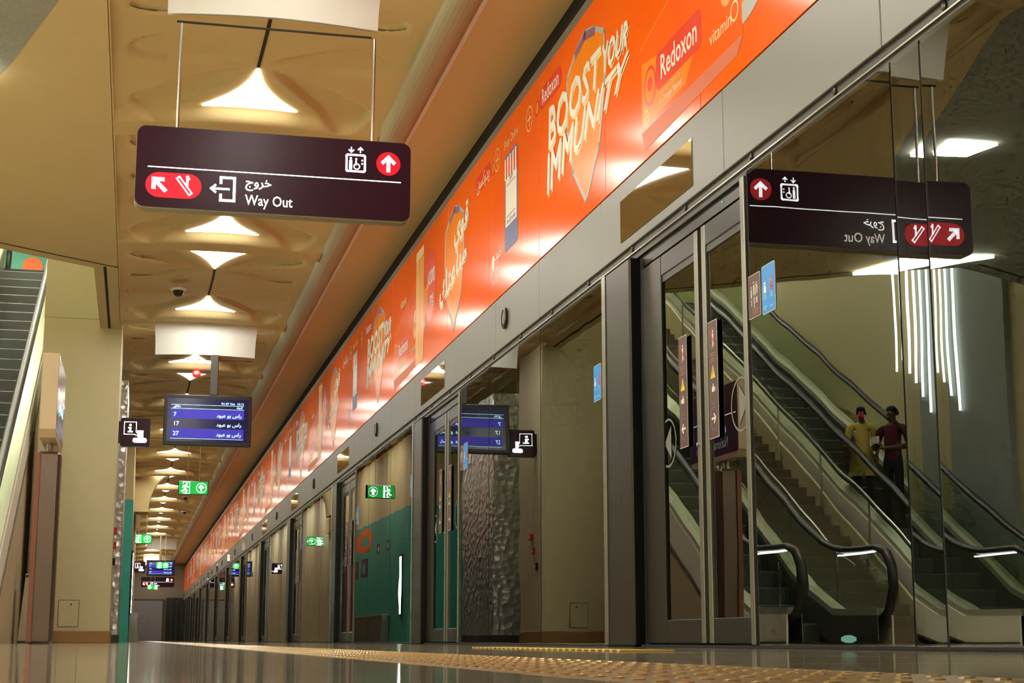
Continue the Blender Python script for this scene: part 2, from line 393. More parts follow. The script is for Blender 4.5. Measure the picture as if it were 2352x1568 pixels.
for k in range(0, 13):
    y = 7.0*k
    pane(y+9.29, y+11.03); pane(y+11.03, y+12.77); pane(y+12.77, y+13.97)
# ---- door units and columns
dr = thing('door_1', (WX, 7.8, 0), 'nearest pair of sliding glass screen doors with warning stickers', None, None, 'structure')
MB().bevbox(WX-0.012, WX+0.04, 6.985, 7.035, 0.014, 2.255, 0.004).build('mullion', mat('mullion_steel', (0.24, 0.23, 0.20), 0.35, 0.85), dr)
MB().box(WX+0.02, WX+0.05, 7.035, 8.66, 2.185, 2.255).build('header', steel, dr)
MB().box(WX+0.035, WX+0.06, 7.075, 8.70, 2.165, 2.19).build('head_gap', blackR, dr)
MB().lathe([(0.006, 0), (0.006, -0.004)], (WX+0.02, 7.34, 2.22), 8, axis=0).build('indicator_lamp', glowG, dr)
def leaf(ya, yb, s0, s1):
    lf = MB().box(WX+0.018, WX+0.030, ya+0.01, yb-0.01, 0.13, 2.06).build('leaf_glass', screenG, dr)
    MB().bevbox(WX+0.004, WX+0.04, ya, ya+s0, 0.02, 2.165, 0.004).build('stile', mat('mullion_steel', (0.2, 0.2, 0.2)) if s0 > 0.03 else steel, lf)
    MB().bevbox(WX+0.004, WX+0.04, yb-s1, yb, 0.02, 2.165, 0.004).build('stile', steel if s1 > 0.2 else MAT['mullion_steel'], lf)
    MB().bevbox(WX+0.006, WX+0.038, ya+s0, yb-s1, 2.05, 2.165, 0.004).build('top_rail', steel, lf)
    MB().box(WX+0.012, WX+0.03, ya+s0, yb-s1, 2.012, 2.05).build('seal', stripD, lf)
    MB().bevbox(WX+0.006, WX+0.038, ya+s0, yb-s1, 0.02, 0.145, 0.004).build('kick_plate', steel, lf)
    return lf
leaf(7.04, 7.635, 0.010, 0.055); leaf(7.695, 8.655, 0.055, 0.36)
MB().box(WX+0.03, WX+0.06, 7.63, 7.70, 0.02, 2.165).build('meeting_gap', blackR, dr)
MB().box(WX+0.02, WX+0.06, 8.655, 8.715, 0.014, 2.255).build('jamb_gap', blackR, dr)
MB().lathe([(0.012, 0), (0.012, -0.008), (0.005, -0.009)], (WX+0.004, 7.735, 1.03), 10, axis=0).build('key_lock', steelB, dr)
frW = frame_wall(WX+0.018, 0, 0)
def ring_poly(u, v, r, wd, n=28, ry=None):
    ry = ry or r; out = []
    for k in range(n):
        a, b_ = 2*math.pi*k/n, 2*math.pi*(k+1)/n
        out.append([(u+r*math.cos(a), v+ry*math.sin(a)), (u+r*math.cos(b_), v+ry*math.sin(b_)), (u+(r-wd)*math.cos(b_), v+(ry-wd)*math.sin(b_)), (u+(r-wd)*math.cos(a), v+(ry-wd)*math.sin(a))])
    return out
flat('arrow_decal', ring_poly(-7.155, 1.16, 0.135, 0.012) + [[(-7.18, 1.26), (-7.18, 1.06), (-7.07, 1.16)]], frW, mat('decal_grey', (0.16, 0.16, 0.15), 0.6), dr, 0.002)
flat('arrow_decal', ring_poly(-8.25, 1.10, 0.135, 0.012) + [[(-8.20, 1.19), (-8.20, 1.01), (-8.31, 1.10)]], frW, mat('decal_grey', (0.16, 0.16, 0.15), 0.6), dr, 0.002)
for k in range(1, 13):
    c = dup(dr); c.name = 'door_%d' % (k+1); move(c, dy=7.0*k)
    c['label'] = '%s pair of sliding glass screen doors along the platform, plain steel stiles' % ORD[k]
col = thing('steel_column', (WX, 9.0, 0), 'nearest brushed steel column of the screen, right of the blue stickers', 'column', 'brushed steel screen columns')
MB().bevbox(WX-0.05, WX+0.12, 8.715, 9.285, 0.0, 2.255, 0.012).build('casing', steel, col)
MB().box(WX-0.054, WX-0.049, 9.20, 9.275, 0.01, 2.25).build('edge_strip', steelB, col)
for k in range(-1, 13):
    if k == 0: continue
    c = dup(col); move(c, dy=7.0*k)
    c['label'] = ('brushed steel screen column just outside the near end of the glass' if k < 0 else
                  '%s brushed steel screen column counted along the platform from the camera' % ORD[k])

# ---- stickers
def info_sticker(y0, z0, k=0, where=''):
    # brown notice (near the door) with figures
    r = thing('notice_sticker', (WX-0.004, y0+0.075, z0), None, 'sticker', 'brown queue notices on the glass')
    f = frame_wall(WX-0.003, y0+0.15, z0)
    b = MB().prism(rrect(-(y0+0.15), z0, -y0, z0+0.21, 0.010), 0, WX-0.003, WX-0.001)
    b.v = [(p[0], -p[1], p[2]) for p in b.v]
    bg = b.build('border', whiteP, r)
    flat('backing', [rrect(0.003, 0.003, 0.147, 0.207, 0.008)], f, brownV, r, 0.0010)
    figs = []
    for u, v, s in ((0.075, 0.11, 1.0), (0.042, 0.10, 0.85), (0.112, 0.11, 0.9), (0.10, 0.105, 0.85)):
        figs += [circ(u, v+0.058*s, 0.0065*s, 10), rrect(u-0.010*s, v-0.012*s, u+0.010*s, v+0.048*s, 0.008*s), rrect(u-0.007*s, v-0.048*s, u-0.001*s, v, 0.002), rrect(u+0.001*s, v-0.048*s, u+0.007*s, v, 0.002)]
    figs += arrow(0.075, 0.055, 270, 0.02, 0.005)
    flat('figures', figs, f, mat('pale_print', (0.55, 0.48, 0.42), 0.5), r, 0.0015)
    flat('small_print', [rrect(0.05, v, 0.12+0.01*(i % 2), v+0.004, 0.0015) for i, v in enumerate((0.04, 0.032, 0.024, 0.016))], f, mat('dim_red_print', (0.30, 0.10, 0.09), 0.5), r, 0.0015)
    return r
def blue_sticker(y0, z0):
    r = thing('notice_sticker', (WX-0.004, y0+0.08, z0), None, 'sticker', 'blue notices on the glass')
    f = frame_wall(WX-0.003, y0+0.16, z0)
    b = MB().prism(rrect(-(y0+0.16), z0, -y0, z0+0.23, 0.012), 0, WX-0.003, WX-0.001)
    b.v = [(p[0], -p[1], p[2]) for p in b.v]
    b.build('border', whiteP, r)
    flat('backing', [rrect(0.003, 0.003, 0.157, 0.227, 0.010)], f, blueV, r, 0.0010)
    flat('robed_figure', [[(0.022, 0.10), (0.055, 0.10), (0.05, 0.135), (0.028, 0.135)], circ(0.039, 0.148, 0.011, 12)], f, whiteP, r, 0.0015)
    flat('head_band', [rrect(0.028, 0.152, 0.05, 0.156, 0.001)], f, blackP, r, 0.002)
    flat('second_figure', [circ(0.118, 0.128, 0.014, 12), [(0.104, 0.10), (0.134, 0.10), (0.128, 0.12), (0.108, 0.12)], [(0.112, 0.155), (0.124, 0.155), (0.118, 0.172)]], f, redM, r, 0.0015)
    flat('face', [circ(0.118, 0.148, 0.008, 10)], f, orangeL, r, 0.002)
    flat('small_print', [rrect(u, v, u+0.035, v+0.003, 0.001) for u in (0.02, 0.10) for v in (0.09, 0.083, 0.076, 0.069)] + [rrect(0.02, 0.03, 0.06, 0.036, 0.001), rrect(0.02, 0.02, 0.05, 0.026, 0.001), rrect(0.09, 0.025, 0.14, 0.029, 0.001)], f, mat('sky_print', (0.25, 0.62, 0.85), 0.5), r, 0.0015)
    return r
def order(k): return 'nearest' if k == 0 else ORD[k]
for k in range(0, 5):
    y = 7.0*k
    a = info_sticker(y+6.825, 1.535); a['label'] = '%s brown figure notice right of the sliding doors, along the platform' % order(k)
    a = blue_sticker(y+6.645, 1.525); a['label'] = '%s blue notice right of the sliding doors, along the platform' % order(k)
    a = info_sticker(y+9.31, 1.535); a['label'] = '%s brown figure notice left of a steel column, along the platform' % order(k)
    a = blue_sticker(y+9.48, 1.525); a['label'] = '%s blue notice left of a steel column, along the platform' % order(k)
def warn_strip(y0, z0, right):
    r = thing('warning_sticker', (WX+0.014, y0+0.065, z0), None, 'sticker', 'tall brown warning strips on the doors')
    f = frame_wall(WX+0.0025, y0+0.13, z0); W, H = 0.13, 0.60
    b = MB().prism([(y0, z0), (y0+W, z0), (y0+W, z0+H), (y0, z0+H)], 0, WX+0.0025, WX+0.004)
    b.build('border', whiteP, r)
    flat('backing', [rrect(0.003, 0.003, W-0.003, H-0.003, 0.004)], f, brownV, r, 0.001)
    pale = MAT['pale_print']
    for vv, ry_ in ((0.51, 0.055), (0.10, 0.06), (0.27, 0.10)): flat('ring', ring_poly(0.065, vv, 0.05, 0.003, ry=ry_), f, mat('mauve_print', (0.28, 0.20, 0.20), 0.5), r, 0.0015)
    flat('figure', [circ(0.072, 0.545, 0.008, 10), rrect(0.062, 0.495, 0.082, 0.535, 0.008), rrect(0.064, 0.465, 0.071, 0.50, 0.002), rrect(0.074, 0.465, 0.081, 0.50, 0.002)], f, whiteP, r, 0.0015)
    flat('red_slash', stroke([(0.035, 0.55), (0.10, 0.47)], 0.010), f, redM, r, 0.002)
    flat('small_print', [rrect(0.03, v, 0.10, v+0.006, 0.002) for v in (0.43, 0.418, 0.40, 0.388)], f, MAT['dim_red_print'], r, 0.0015)
    flat('warning_triangle', [[(0.033, 0.305), (0.097, 0.305), (0.065, 0.372)]], f, yelV, r, 0.0018)
    flat('exclamation', [rrect(0.061, 0.322, 0.069, 0.35, 0.002), circ(0.065, 0.314, 0.004, 8)], f, blackP, r, 0.0022)
    flat('hand', [rrect(0.045, 0.235, 0.082, 0.262, 0.006)] + [rrect(0.078 if right else 0.03, 0.238+0.007*i, 0.096 if right else 0.05, 0.243+0.007*i, 0.002) for i in range(3)] + [rrect(0.06, 0.258, 0.07, 0.278, 0.003)], f, whiteP, r, 0.0018)
    flat('arrow', arrow(0.065, 0.10, 0 if right else 180, 0.065, 0.012), f, whiteP, r, 0.0018)
    return r
for k in range(0, 4):
    y = 7.0*k
    a = warn_strip(y+7.425, 1.035, True); a['label'] = '%s tall brown warning strip with right-pointing arrow on the doors' % order(k)
    a = warn_strip(y+7.885, 1.04, False); a['label'] = '%s tall brown warning strip with left-pointing arrow on the doors' % order(k)

# ================================================================== CEILING
PER = 4.45; A0 = 12.45          # module length; apex of the first light
XC, HW = 0.80, 1.16             # bay centre line and half width
def sm(a, b, t):
    t = max(0, min(1, (t-a)/(b-a))); return t*t*(3-2*t)
def ceil_z(x, t):
    u = abs(x-XC); q = u/HW
    tt = min(abs(t-1.4), abs(t-1.4-PER), abs(t-1.4+PER))      # distance from the rib line
    z = 4.62 - 0.10*q*q
    rib = 1-sm(0.16, 0.42, tt)
    z -= rib*0.115*(1-0.35*q*q)
    # leaf shaped recesses between the ribs, tips at the centre nodes
    def leafd(tc1, wmax):
        if u < 0.10 or u > 1.03: return 0
        s = (u-0.10)/0.93
        tc = 1.4 + (tc1-1.4)*min(1, 0.15+s*1.05) if False else 0
        return s
    s = (u-0.08)/0.95
    if 0 < s < 1:
        wv = math.sqrt(max(0, 1-((s-0.62)/0.38)**2)) if s > 0.62 else (s/0.62)**1.1
        c1 = 1.42 - 0.86*min(1, s*1.35)            # distance of leaf centre from the rib: from the node to mid
        d1 = abs(tt-c1)/(0.40*wv+1e-4)
        z += 0.055*(1-sm(0.90, 1.0, d1))*sm(0.0, 0.25, s)
        c2 = 1.55 + 0.22*min(1, s*1.3)
        d2 = abs(tt-c2)/(0.26*wv+1e-4)
        z += 0.045*(1-sm(0.90, 1.0, d2))*sm(0.0, 0.25, s)
    # pillow between
    z += 0.02*math.cos(2*math.pi*(tt)/PER*2)
    return z
ce = thing('ceiling', (XC, 40, 4.4), 'beige vaulted ceiling of rippling petal-shaped plaster panels', None, None, 'structure')
NX, NT = 72, 120
b = MB(); vs = []; fs = []
for j in range(NT+1):
    t = PER*j/NT
    for i in range(NX+1):
        x = XC-HW+2*HW*i/NX; vs.append((x, t, ceil_z(x, t)))
for j in range(NT):
    for i in range(NX):
        a = j*(NX+1)+i; fs.append((a, a+NX+1, a+NX+2, a+1))
b.add(vs, fs)
vault = b.build('vault_panel', beige, ce, smooth=True)
nmod = [k for k in range(-3, 19)]
first = True
for k in nmod:
    o = vault if first else vault.copy()
    if not first: C.objects.link(o); o.parent = ce
    first = False
    o.location = (0, A0+PER*k, 0)
# dark slits between lights
b = MB(); n = 14
for i in range(n):
    t0_, t1_ = 2.84+(PER-2.88)*i/n, 2.84+(PER-2.88)*(i+1)/n
    wob = lambda t: 0.012*math.sin((t-2.8)*2.2)
    b.add([(XC-0.014+wob(t0_), t0_, ceil_z(XC, t0_)-0.006), (XC+0.014+wob(t0_), t0_, ceil_z(XC, t0_)-0.006), (XC+0.014+wob(t1_), t1_, ceil_z(XC, t1_)-0.006), (XC-0.014+wob(t1_), t1_, ceil_z(XC, t1_)-0.006)], [(0, 1, 2, 3)])
sl = b.build('slit', crease, ce); first = True
for k in nmod:
    o = sl if first else sl.copy()
    if not first: C.objects.link(o); o.parent = ce
    first = False
    o.location = (0, A0+PER*k, 0)
# fine dark grooves round the ends of the leaf shaped recesses
def groove(side, sgn, cfun, wmax, br):
    b = MB(); pr = None
    for i in range(11):
        s_ = 0.70+0.297*i/10; u = 0.08+0.95*s_
        wv = math.sqrt(max(0, 1-((s_-0.62)/0.38)**2)); tt = cfun(s_)+br*wmax*wv*0.95
        x = XC+side*u; t = 1.4+sgn*tt
        cur = (x, t, ceil_z(x, t % PER)-0.004)
        if pr:
            d = Vector(cur)-Vector(pr); nn = Vector((-d.y, d.x, 0)).normalized()*0.011*(1-abs(i-5.5)/7)
            b.add([Vector(pr)+nn, Vector(pr)-nn, Vector(cur)-nn, Vector(cur)+nn], [(0, 1, 2, 3)])
        pr = cur
    return b
gl = []
for side in (-1, 1):
    for sgn in (-1, 1):
        gl.append(groove(side, sgn, lambda q: 1.42-0.86*min(1, q*1.35), 0.40, 1).build('groove', crease, ce))
        gl.append(groove(side, sgn, lambda q: 1.55+0.22*min(1, q*1.3), 0.26, 1).build('groove', crease, ce))
for k in nmod[1:12]:
    for g in gl:
        if k == nmod[1]: o = g
        else: o = g.copy(); C.objects.link(o); o.parent = ce
        o.location = (0, A0+PER*k, 0)
# lights
def light_half(half):
    b = MB(); n = 16
    def hw(s): return 0.006+0.40*(0.30*s+0.70*s**2.2)
    rows = []
    for i in range(n+1):
        s = i/n; t = s*1.02 if half == 0 else 2.8-s*0.98
        wd = hw(s); row = []
        for q in range(7):
            x = XC-wd+2*wd*q/6; row.append((x, t, ceil_z(x, t)-0.007))
        rows.append(row)
    v = [p for r in rows for p in r]
    f = [(i*7+q, i*7+q+1, (i+1)*7+q+1, (i+1)*7+q) for i in range(n) for q in range(6)]
    return b.add(v, f)
lm = None
for k in nmod:
    if k == -3: continue
    if lm is None:
        lm = thing('ceiling_light', (XC, 1.4, 4.5)); o = lm
        light_half(0).build('near_diffuser', lampM, lm); light_half(1).build('far_diffuser', lampM, lm)
    else: o = dup(lm)
    o.location = (XC, 1.4+A0+PER*k, 4.5)
    lab = ('glowing diamond ceiling light above the camera, nearest of the row' if k < -1 else
           'glowing diamond ceiling light just in front of the nearest white drop panel' if k == -1 else
           '%s glowing white diamond ceiling light beyond the nearest hanging sign' % ORD[k])
    tag(o, lab, 'ceiling light', 'diamond lights along the platform ceiling')
# right cove moulding and soffit
path = []
b = MB(); prof = []
for i in range(13):
    a = math.pi*i/12; prof.append((2.09-0.135*math.cos(a), 4.515-0.10*math.sin(a)))
prof += [(2.225, 4.70), (1.955, 4.70)]
b.prism(prof, 1, Y0, Y1); tr = b.build('trim_1', tubeM, None, smooth=False)
tag(tr, 'rounded grey cove moulding running along the ceiling edge', None, None, 'structure')
MB().box(2.225, WX+0.06, Y0, Y1, 4.505, 4.56).build('soffit', soffitM, ce)
MB().box(2.226, 2.262, Y0, Y1, 4.497, 4.506).build('soffit_bead', panelW, ce)
# left soffit: beige fan, grey plaster, void edge
ZL = 4.47
VOID = [(-0.65, 19.42), (-1.30, 18.95), (-1.89, 18.50), (-2.6, 17.92), (-3.28, 17.42), (-3.97, 17.0), (-5.24, 17.7), (-6.5, 18.6)]
beigeS = mat('beige_soffit', (0.56, 0.455, 0.24), 0.75, bump=0.0006, bscale=160, var=0.04)
# keep the beige side: fan bounded by the diagonal and the void edge
clean = [(-0.36, 9.83), (-0.36, 19.6), (-0.64, 19.42)] + [(p[0], p[1]+0.001) for p in VOID[1:5]] + [(-2.5, 16.3), (-2.11, 15.18), (-1.1, 12.36), (-0.72, 11.1)]
def plate(poly, z0, z1, name, m, par):
    return MB().prism(poly, 2, z0, z1).build(name, m, par)
plate(clean, ZL, ZL+0.12, 'soffit_fan', beigeS, ce)
plate([(-0.36, Y0), (-0.36, 9.83), (-0.72, 11.1), (-1.1, 12.36), (-2.11, 15.18), (-2.5, 16.3), (-3.28, 17.42), (-3.97, 17.0), (-5.24, 17.7), (-6.5, 18.6), (-6.5, Y0)], ZL, ZL+0.12, 'grey_soffit', grayC, ce)
plate([(-0.36, 19.6), (-0.36, Y1), (-0.65, Y1), (-0.65, 19.42)], ZL, ZL+0.12, 'edge_soffit', beigeS, ce)
plate([(-0.65, 33.0), (-0.65, Y1), (-7.0, Y1), (-7.0, 33.0)], ZL, ZL+0.12, 'far_soffit', beigeS, ce)
# ledge fascia between left soffit and vault
MB().box(-0.365, -0.35, Y0, Y1, ZL, 4.56).build('ledge', beige, ce)
# dark joint line parallel to the void edge
def poly_band(pts, off, wd, z, name, par):
    b = MB()
    P = [Vector(p) for p in pts]
    for i in range(len(P)-1):
        d = (P[i+1]-P[i]).normalized(); nn = Vector((d.y, -d.x))
        if nn.y > 0: nn = -nn
        a0, a1 = P[i]+nn*off, P[i+1]+nn*off
        b.add([(a0.x, a0.y, z), (a1.x, a1.y, z), (a1.x+nn.x*wd, a1.y+nn.y*wd, z), (a0.x+nn.x*wd, a0.y+nn.y*wd, z)], [(0, 1, 2, 3)])
    return b.build(name, crease, par)
poly_band([(-0.50, 19.53)]+VOID, 0.22, 0.035, ZL-0.002, 'joint', ce)
MB().box(-0.535, -0.50, 19.32, 23.28, ZL-0.003, ZL+0.001).build('joint', crease, ce)
# upstand walls of the void
vw = thing('wall_left', (-4, 26, 0), 'pale beige walls of the escalator hall beside the platform', None, None, 'structure')
b = MB()
for p, q in zip(VOID[:-1], VOID[1:]):
    b.add([(p[0], p[1], ZL), (q[0], q[1], ZL), (q[0], q[1], 10.0), (p[0], p[1], 10.0)], [(0, 1, 2, 3)])
b.build('upstand', beigeW, vw)
MB().box(-0.65, -0.55, 19.42, 36.0, ZL+0.1, 10.0).build('upstand', beigeW, vw)
MB().box(-6.62, -6.5, Y0, 39.0, 0, 10.2).build('side_wall', beigeW, vw)
MB().box(-6.5, -0.55, 38.9, 39.1, 6.9, 10.2).build('end_wall', beigeW, vw)
MB().box(-6.6, -0.5, 16.8, 39.0, 10.0, 10.15).build('hall_roof', beigeW, vw)
MB().box(-6.5, -0.66, 31.2, 38.9, 6.55, 6.9).build('upper_floor', beigeW, vw)
MB().box(-6.5, -0.66, 31.2, 31.4, 4.59, 6.55).build('slab_edge', beigeW, vw)
MB().box(-5.9, -2.0, 38.84, 38.9, 6.95, 9.2).build('teal_panel', tealM, vw)
b = MB(); b.lathe([(0.24, 0), (0.24, -0.03)], (-2.72, 38.84, 8.85), 20, axis=1); b.build('orange_dot', orangeR, vw)
MB().box(-5.9, -2.0, 38.80, 38.85, 8.15, 8.22).build('band', mat('mauve_band', (0.25, 0.18, 0.17), 0.6), vw)
# flat arch panel, dimness of the opening beyond put into its brown
arc = [(24.0, 2.6)] + [(24.0+4.8*i/12, 2.9+1.25*math.sin(math.pi*i/12)) for i in range(13)] + [(28.8, 2.6)]
nich = MB().prism(arc, 0, -6.5, -6.47).build('niche', mat('niche_dim_brown', (0.30, 0.22, 0.12), 0.8), vw)
MB().prism([(24.5, 3.05), (25.6, 3.05), (25.3, 3.28)], 0, -6.47, -6.462).build('niche_lamp', hallM, nich)
MB().box(-6.5, -6.40, 20.2, 21.9, 0, 10).build('pilaster', greyB, vw)
MB().box(-7.0, WX, Y0-0.2, Y0, 0, 5).build('back_wall', beigeW, vw)
# LED lines on the side wall
led = thing('light_strip', (-6.38, 22, 3.4), 'row of hanging vertical white light lines of stepped length in the escalator hall', 'light fixture')
for y, zb in ((23.5, 4.35), (23.25, 4.5), (22.95, 4.75), (22.35, 4.15), (22.1, 4.10), (21.9, 3.92), (21.7, 3.68), (21.46, 3.42)):
    MB().tube([(-6.35, y, zb), (-6.35, y, 8.6)], 0.021, 8).build('light_line', mat('led_line', (1, 1, 1), 0.5, var=0, emit=7, ecol=(0.95, 1, 0.92)), led)
MB().box(-6.40, -6.30, 21.3, 23.7, 8.6, 8.7).build('mount', steel, led)
# lamps added to brighten the walls of the upper hall
for i, (x, y) in enumerate([(-2.2, 23), (-5.0, 23), (-2.2, 29), (-5.0, 29), (-3.5, 35)]):
    h = thing('hall_fill_lamp', (x, y, 9.9), 'square added fill lamp, %s of five on the escalator hall roof' % ORD[i], 'ceiling light', 'added escalator hall fill lamps')
    MB().box(x-0.62, x+0.62, y-0.62, y+0.62, 9.94, 10.0).build('frame', steel, h)
    MB().box(x-0.55, x+0.55, y-0.55, y+0.55, 9.92, 9.94).build('diffuser', hallM, h)
# light over the near end of the void, second row light
cl = thing('soffit_light', (-3.4, 17.0, 4.40), 'bright angular coffer light on the grey soffit before the escalator void', 'ceiling light')
plate([(-2.80, 17.50), (-3.40, 17.25), (-4.0, 16.30), (-3.10, 16.50)], 4.43, ZL-0.002, 'diffuser', hallM, cl)
cl2 = thing('soffit_light', (-1.6, 12.65, 4.40), 'small bright trapezoid light set in the grey soffit by the nearest hanging sign', 'ceiling light')
plate([(-1.34, 12.45), (-1.85, 12.45), (-1.75, 12.85), (-1.40, 12.85)], 4.44, ZL-0.002, 'diffuser', hallM, cl2)

for i, (x, y) in enumerate([(-2.6, 8.4), (-2.6, 4.0), (-5.0, 8.4), (-5.0, 4.0), (-5.0, 12.6)]):  # out-of-view fill lights, added to brighten the left soffit
    c_ = thing('soffit_light', (x, y, 4.40), 'square added fill light in the grey soffit beside the camera, %s of five' % ORD[i], 'ceiling light', 'added grey soffit fill lights')
    plate([(x-0.5, y-0.3), (x, y-0.42), (x+0.5, y-0.3), (x+0.5, y+0.3), (x, y+0.42), (x-0.5, y+0.3)], 4.44, ZL-0.002, 'diffuser', hallM, c_)
# ---- end wall
we = thing('wall_front', (0, Y1, 0), 'far end wall of the platform with grey steel doors', None, None, 'structure')
MB().box(-7.0, WX, Y1, Y1+0.2, 0, 5.0).build('wall_face', mat('end_wall_paint', (0.28, 0.24, 0.18), 0.7), we)
ed = thing('door_20', (0.75, Y1-0.05, 0), 'plain grey steel service door in the far end wall', None, None, 'structure')
MB().box(-0.20, 1.75, Y1-0.10, Y1, 0, 2.42).build('frame', steelD, ed)
MB().bevbox(-0.08, 1.62, Y1-0.14, Y1-0.02, 0, 2.32, 0.01).build('panel', greyD, ed)
MB().box(0.75, 0.85, Y1-0.19, Y1-0.14, 1.0, 1.03).build('handle', steelB, ed)
ew = thing('window_60', (2.3, Y1-0.05, 0), 'dark glazed end screen beside the grey service door', None, None, 'structure')
MB().box(1.80, 2.76, Y1-0.06, Y1, 0, 2.5).build('glass', mat('dark_glazing', (0.03, 0.035, 0.035), 0.08), ew)
for x in (1.80, 2.1, 2.42, 2.72): MB().box(x, x+0.04, Y1-0.1, Y1-0.05, 0, 2.5).build('mullion', steelD, ew)

# ================================================================== BANNER
bn = thing('advertising_banner', (WX, 40, 2.78), 'long glossy orange vitamin advertisement banner above the glass screen', 'banner')
bseams = [0.2, 2.0, 3.8, 5.6, 7.4]
yb = 0.2; edges = []
pat = [1.75, 2.15, 1.70, 1.75]
e0 = 9.30; edges = [e0]
i = 0
while edges[-1] < Y1-2: edges.append(edges[-1]+(1.72 if i % 4 != 2 else 1.85)); i += 1
edges[-1] = Y1
while edges[0] > 0.5: edges.insert(0, edges[0]-1.75)
for a, b_ in zip(edges[:-1], edges[1:]):
    MB().bevbox(WX-0.010, WX+0.02, a+0.003, b_-0.003, 2.785, 4.195, 0.002).build('banner_panel', orange, bn)
PB = 9.3
def F(y, z, o=0): return frame_wall(WX-0.0105, y, z)
def shield(yc, zc, s, off):
    pts = [(-0.44, 0.42), (-0.20, 0.53), (0.0, 0.58), (0.20, 0.53), (0.44, 0.42), (0.44, 0.05), (0.30, -0.28), (0.0, -0.56), (-0.30, -0.28), (-0.44, 0.05)]
    f = F(yc, zc)
    flat('shield', [[(p[0]*s, p[1]*s) for p in pts]], f, orangeL, bn, 0.0012)
    flat('shield_outline', stroke([(p[0]*s*1.03, p[1]*s*1.03) for p in pts], 0.035, True), f, greyP, bn, 0.0016)
    flat('shield_crown', stroke([(-0.22*s, 0.52*s), (0, 0.57*s), (0.22*s, 0.52*s)], 0.06), f, mat('violet_print', (0.22, 0.10, 0.20), 0.4), bn, 0.0020)
def boost(yo):
    f = F(9.75+yo, 3.45); sh = 0.10
    shield(9.75+yo, 3.46, 1.0, 0)
    for bd, c in (('BOOST', [(-0.97, 0.07), (0.33, 0.13), (0.38, 0.36), (-0.95, 0.38)]), ('YOUR', [(0.40, 0.15), (0.92, 0.16), (1.0, 0.31), (0.42, 0.34)]), ('IMMUNITY', [(-1.02, -0.25), (0.80, -0.06), (0.98, 0.11), (-0.99, 0.04)])):
        text_quad('lettering_glow', bd, [(p[0]+0.028, p[1]-0.028) for p in c], f, creamP, bn, bold=0.0, off=0.0022)
        for du, dv, dn in ((0, 0, 0.0034), (0.018, 0.0, 0.0039), (0.009, 0.012, 0.0044)): text_quad('lettering', bd, [(p[0]+du, p[1]+dv) for p in c], f, whiteP, bn, bold=0.0, off=dn)
def bayer(y, z, r=0.10):
    f = F(y, z)
    flat('roundel', ring_poly(0, 0, r, 0.010) + stroke([(0, -r*0.55), (0, r*0.55)], 0.012) + stroke([(-r*0.55, 0), (r*0.55, 0)], 0.012), f, creamP, bn, 0.0015)
def logo(y, z, arab=False):
    f = F(y, z)
    flat('logo_plate', [rrect(-0.30, -0.075, 0.32, 0.085, 0.07)], f, orangeD, bn, 0.0012)
    text('logo_lettering', AR_RED if arab else 'Redoxon', -0.24, -0.045, 0.17, f, creamP if arab else whiteP, bn, bold=0.01, off=0.002, sx=0.78)
    u = 0.42 if arab else -0.38
    flat('logo_dot', [circ(u, -0.02, 0.045)], f, orangeL, bn, 0.0014); flat('logo_ring', ring_poly(u, -0.02, 0.06, 0.012), f, orangeD, bn, 0.0018)
def phone(y):
    f = F(y, 3.5); 
    flat('phone_body', [rrect(-0.225, -0.40, 0.225, 0.40, 0.03)], f, blueP, bn, 0.0012)
    flat('phone_screen', [rrect(-0.19, -0.20, 0.19, 0.26, 0.01)], f, whiteP, bn, 0.0016)
    flat('awning_stripe', [[(-0.225+0.09*i, 0.20), (-0.18+0.09*i, 0.20), (-0.18+0.09*i, 0.38), (-0.225+0.09*i, 0.38)] for i in range(5)], f, whiteP, bn, 0.0020)
    flat('awning_stripe', [[(-0.18+0.09*i, 0.20), (-0.135+0.09*i, 0.20), (-0.135+0.09*i, 0.36), (-0.18+0.09*i, 0.36)] for i in range(5)], f, orangeD, bn, 0.0021)
    flat('code_frame', stroke([(-0.15, -0.12), (0.15, -0.12)], 0.008) + stroke([(-0.15, 0.14), (0.15, 0.14)], 0.008), f, blueP, bn, 0.0020)
    text('phone_lettering', 'Scan', 0, 0.165, 0.07, f, blueP, bn, align='CENTER', off=0.0024)
    text('phone_lettering', 'the QR code', 0, -0.18, 0.055, f, blueP, bn, align='CENTER', off=0.0024)
    text('shop_lettering', 'Shop Online', 0.0, 0.47, 0.10, f, creamP, bn, align='CENTER', off=0.0024, bold=0.004)
def arabic(yo):
    shield(14.27+yo, 3.46, 1.0, 0); f = F(14.27+yo, 3.46)
    for bd, c in ((AR_STRONG, [(0.0, 0.13), (0.58, 0.15), (0.68, 0.50), (0.02, 0.46)]), (AR_IMM, [(-0.72, -0.26), (0.55, -0.02), (0.63, 0.14), (-0.70, 0.06)])):
        text_quad('arabic_lettering_glow', bd, [(p[0]+0.028, p[1]-0.028) for p in c], f, creamP, bn, bold=0.0, off=0.0022)
        for du, dv, dn in ((0, 0, 0.0034), (0.018, 0.0, 0.0039), (0.009, 0.012, 0.0044)): text_quad('arabic_lettering', bd, [(p[0]+du, p[1]+dv) for p in c], f, whiteP, bn, bold=0.0, off=dn)
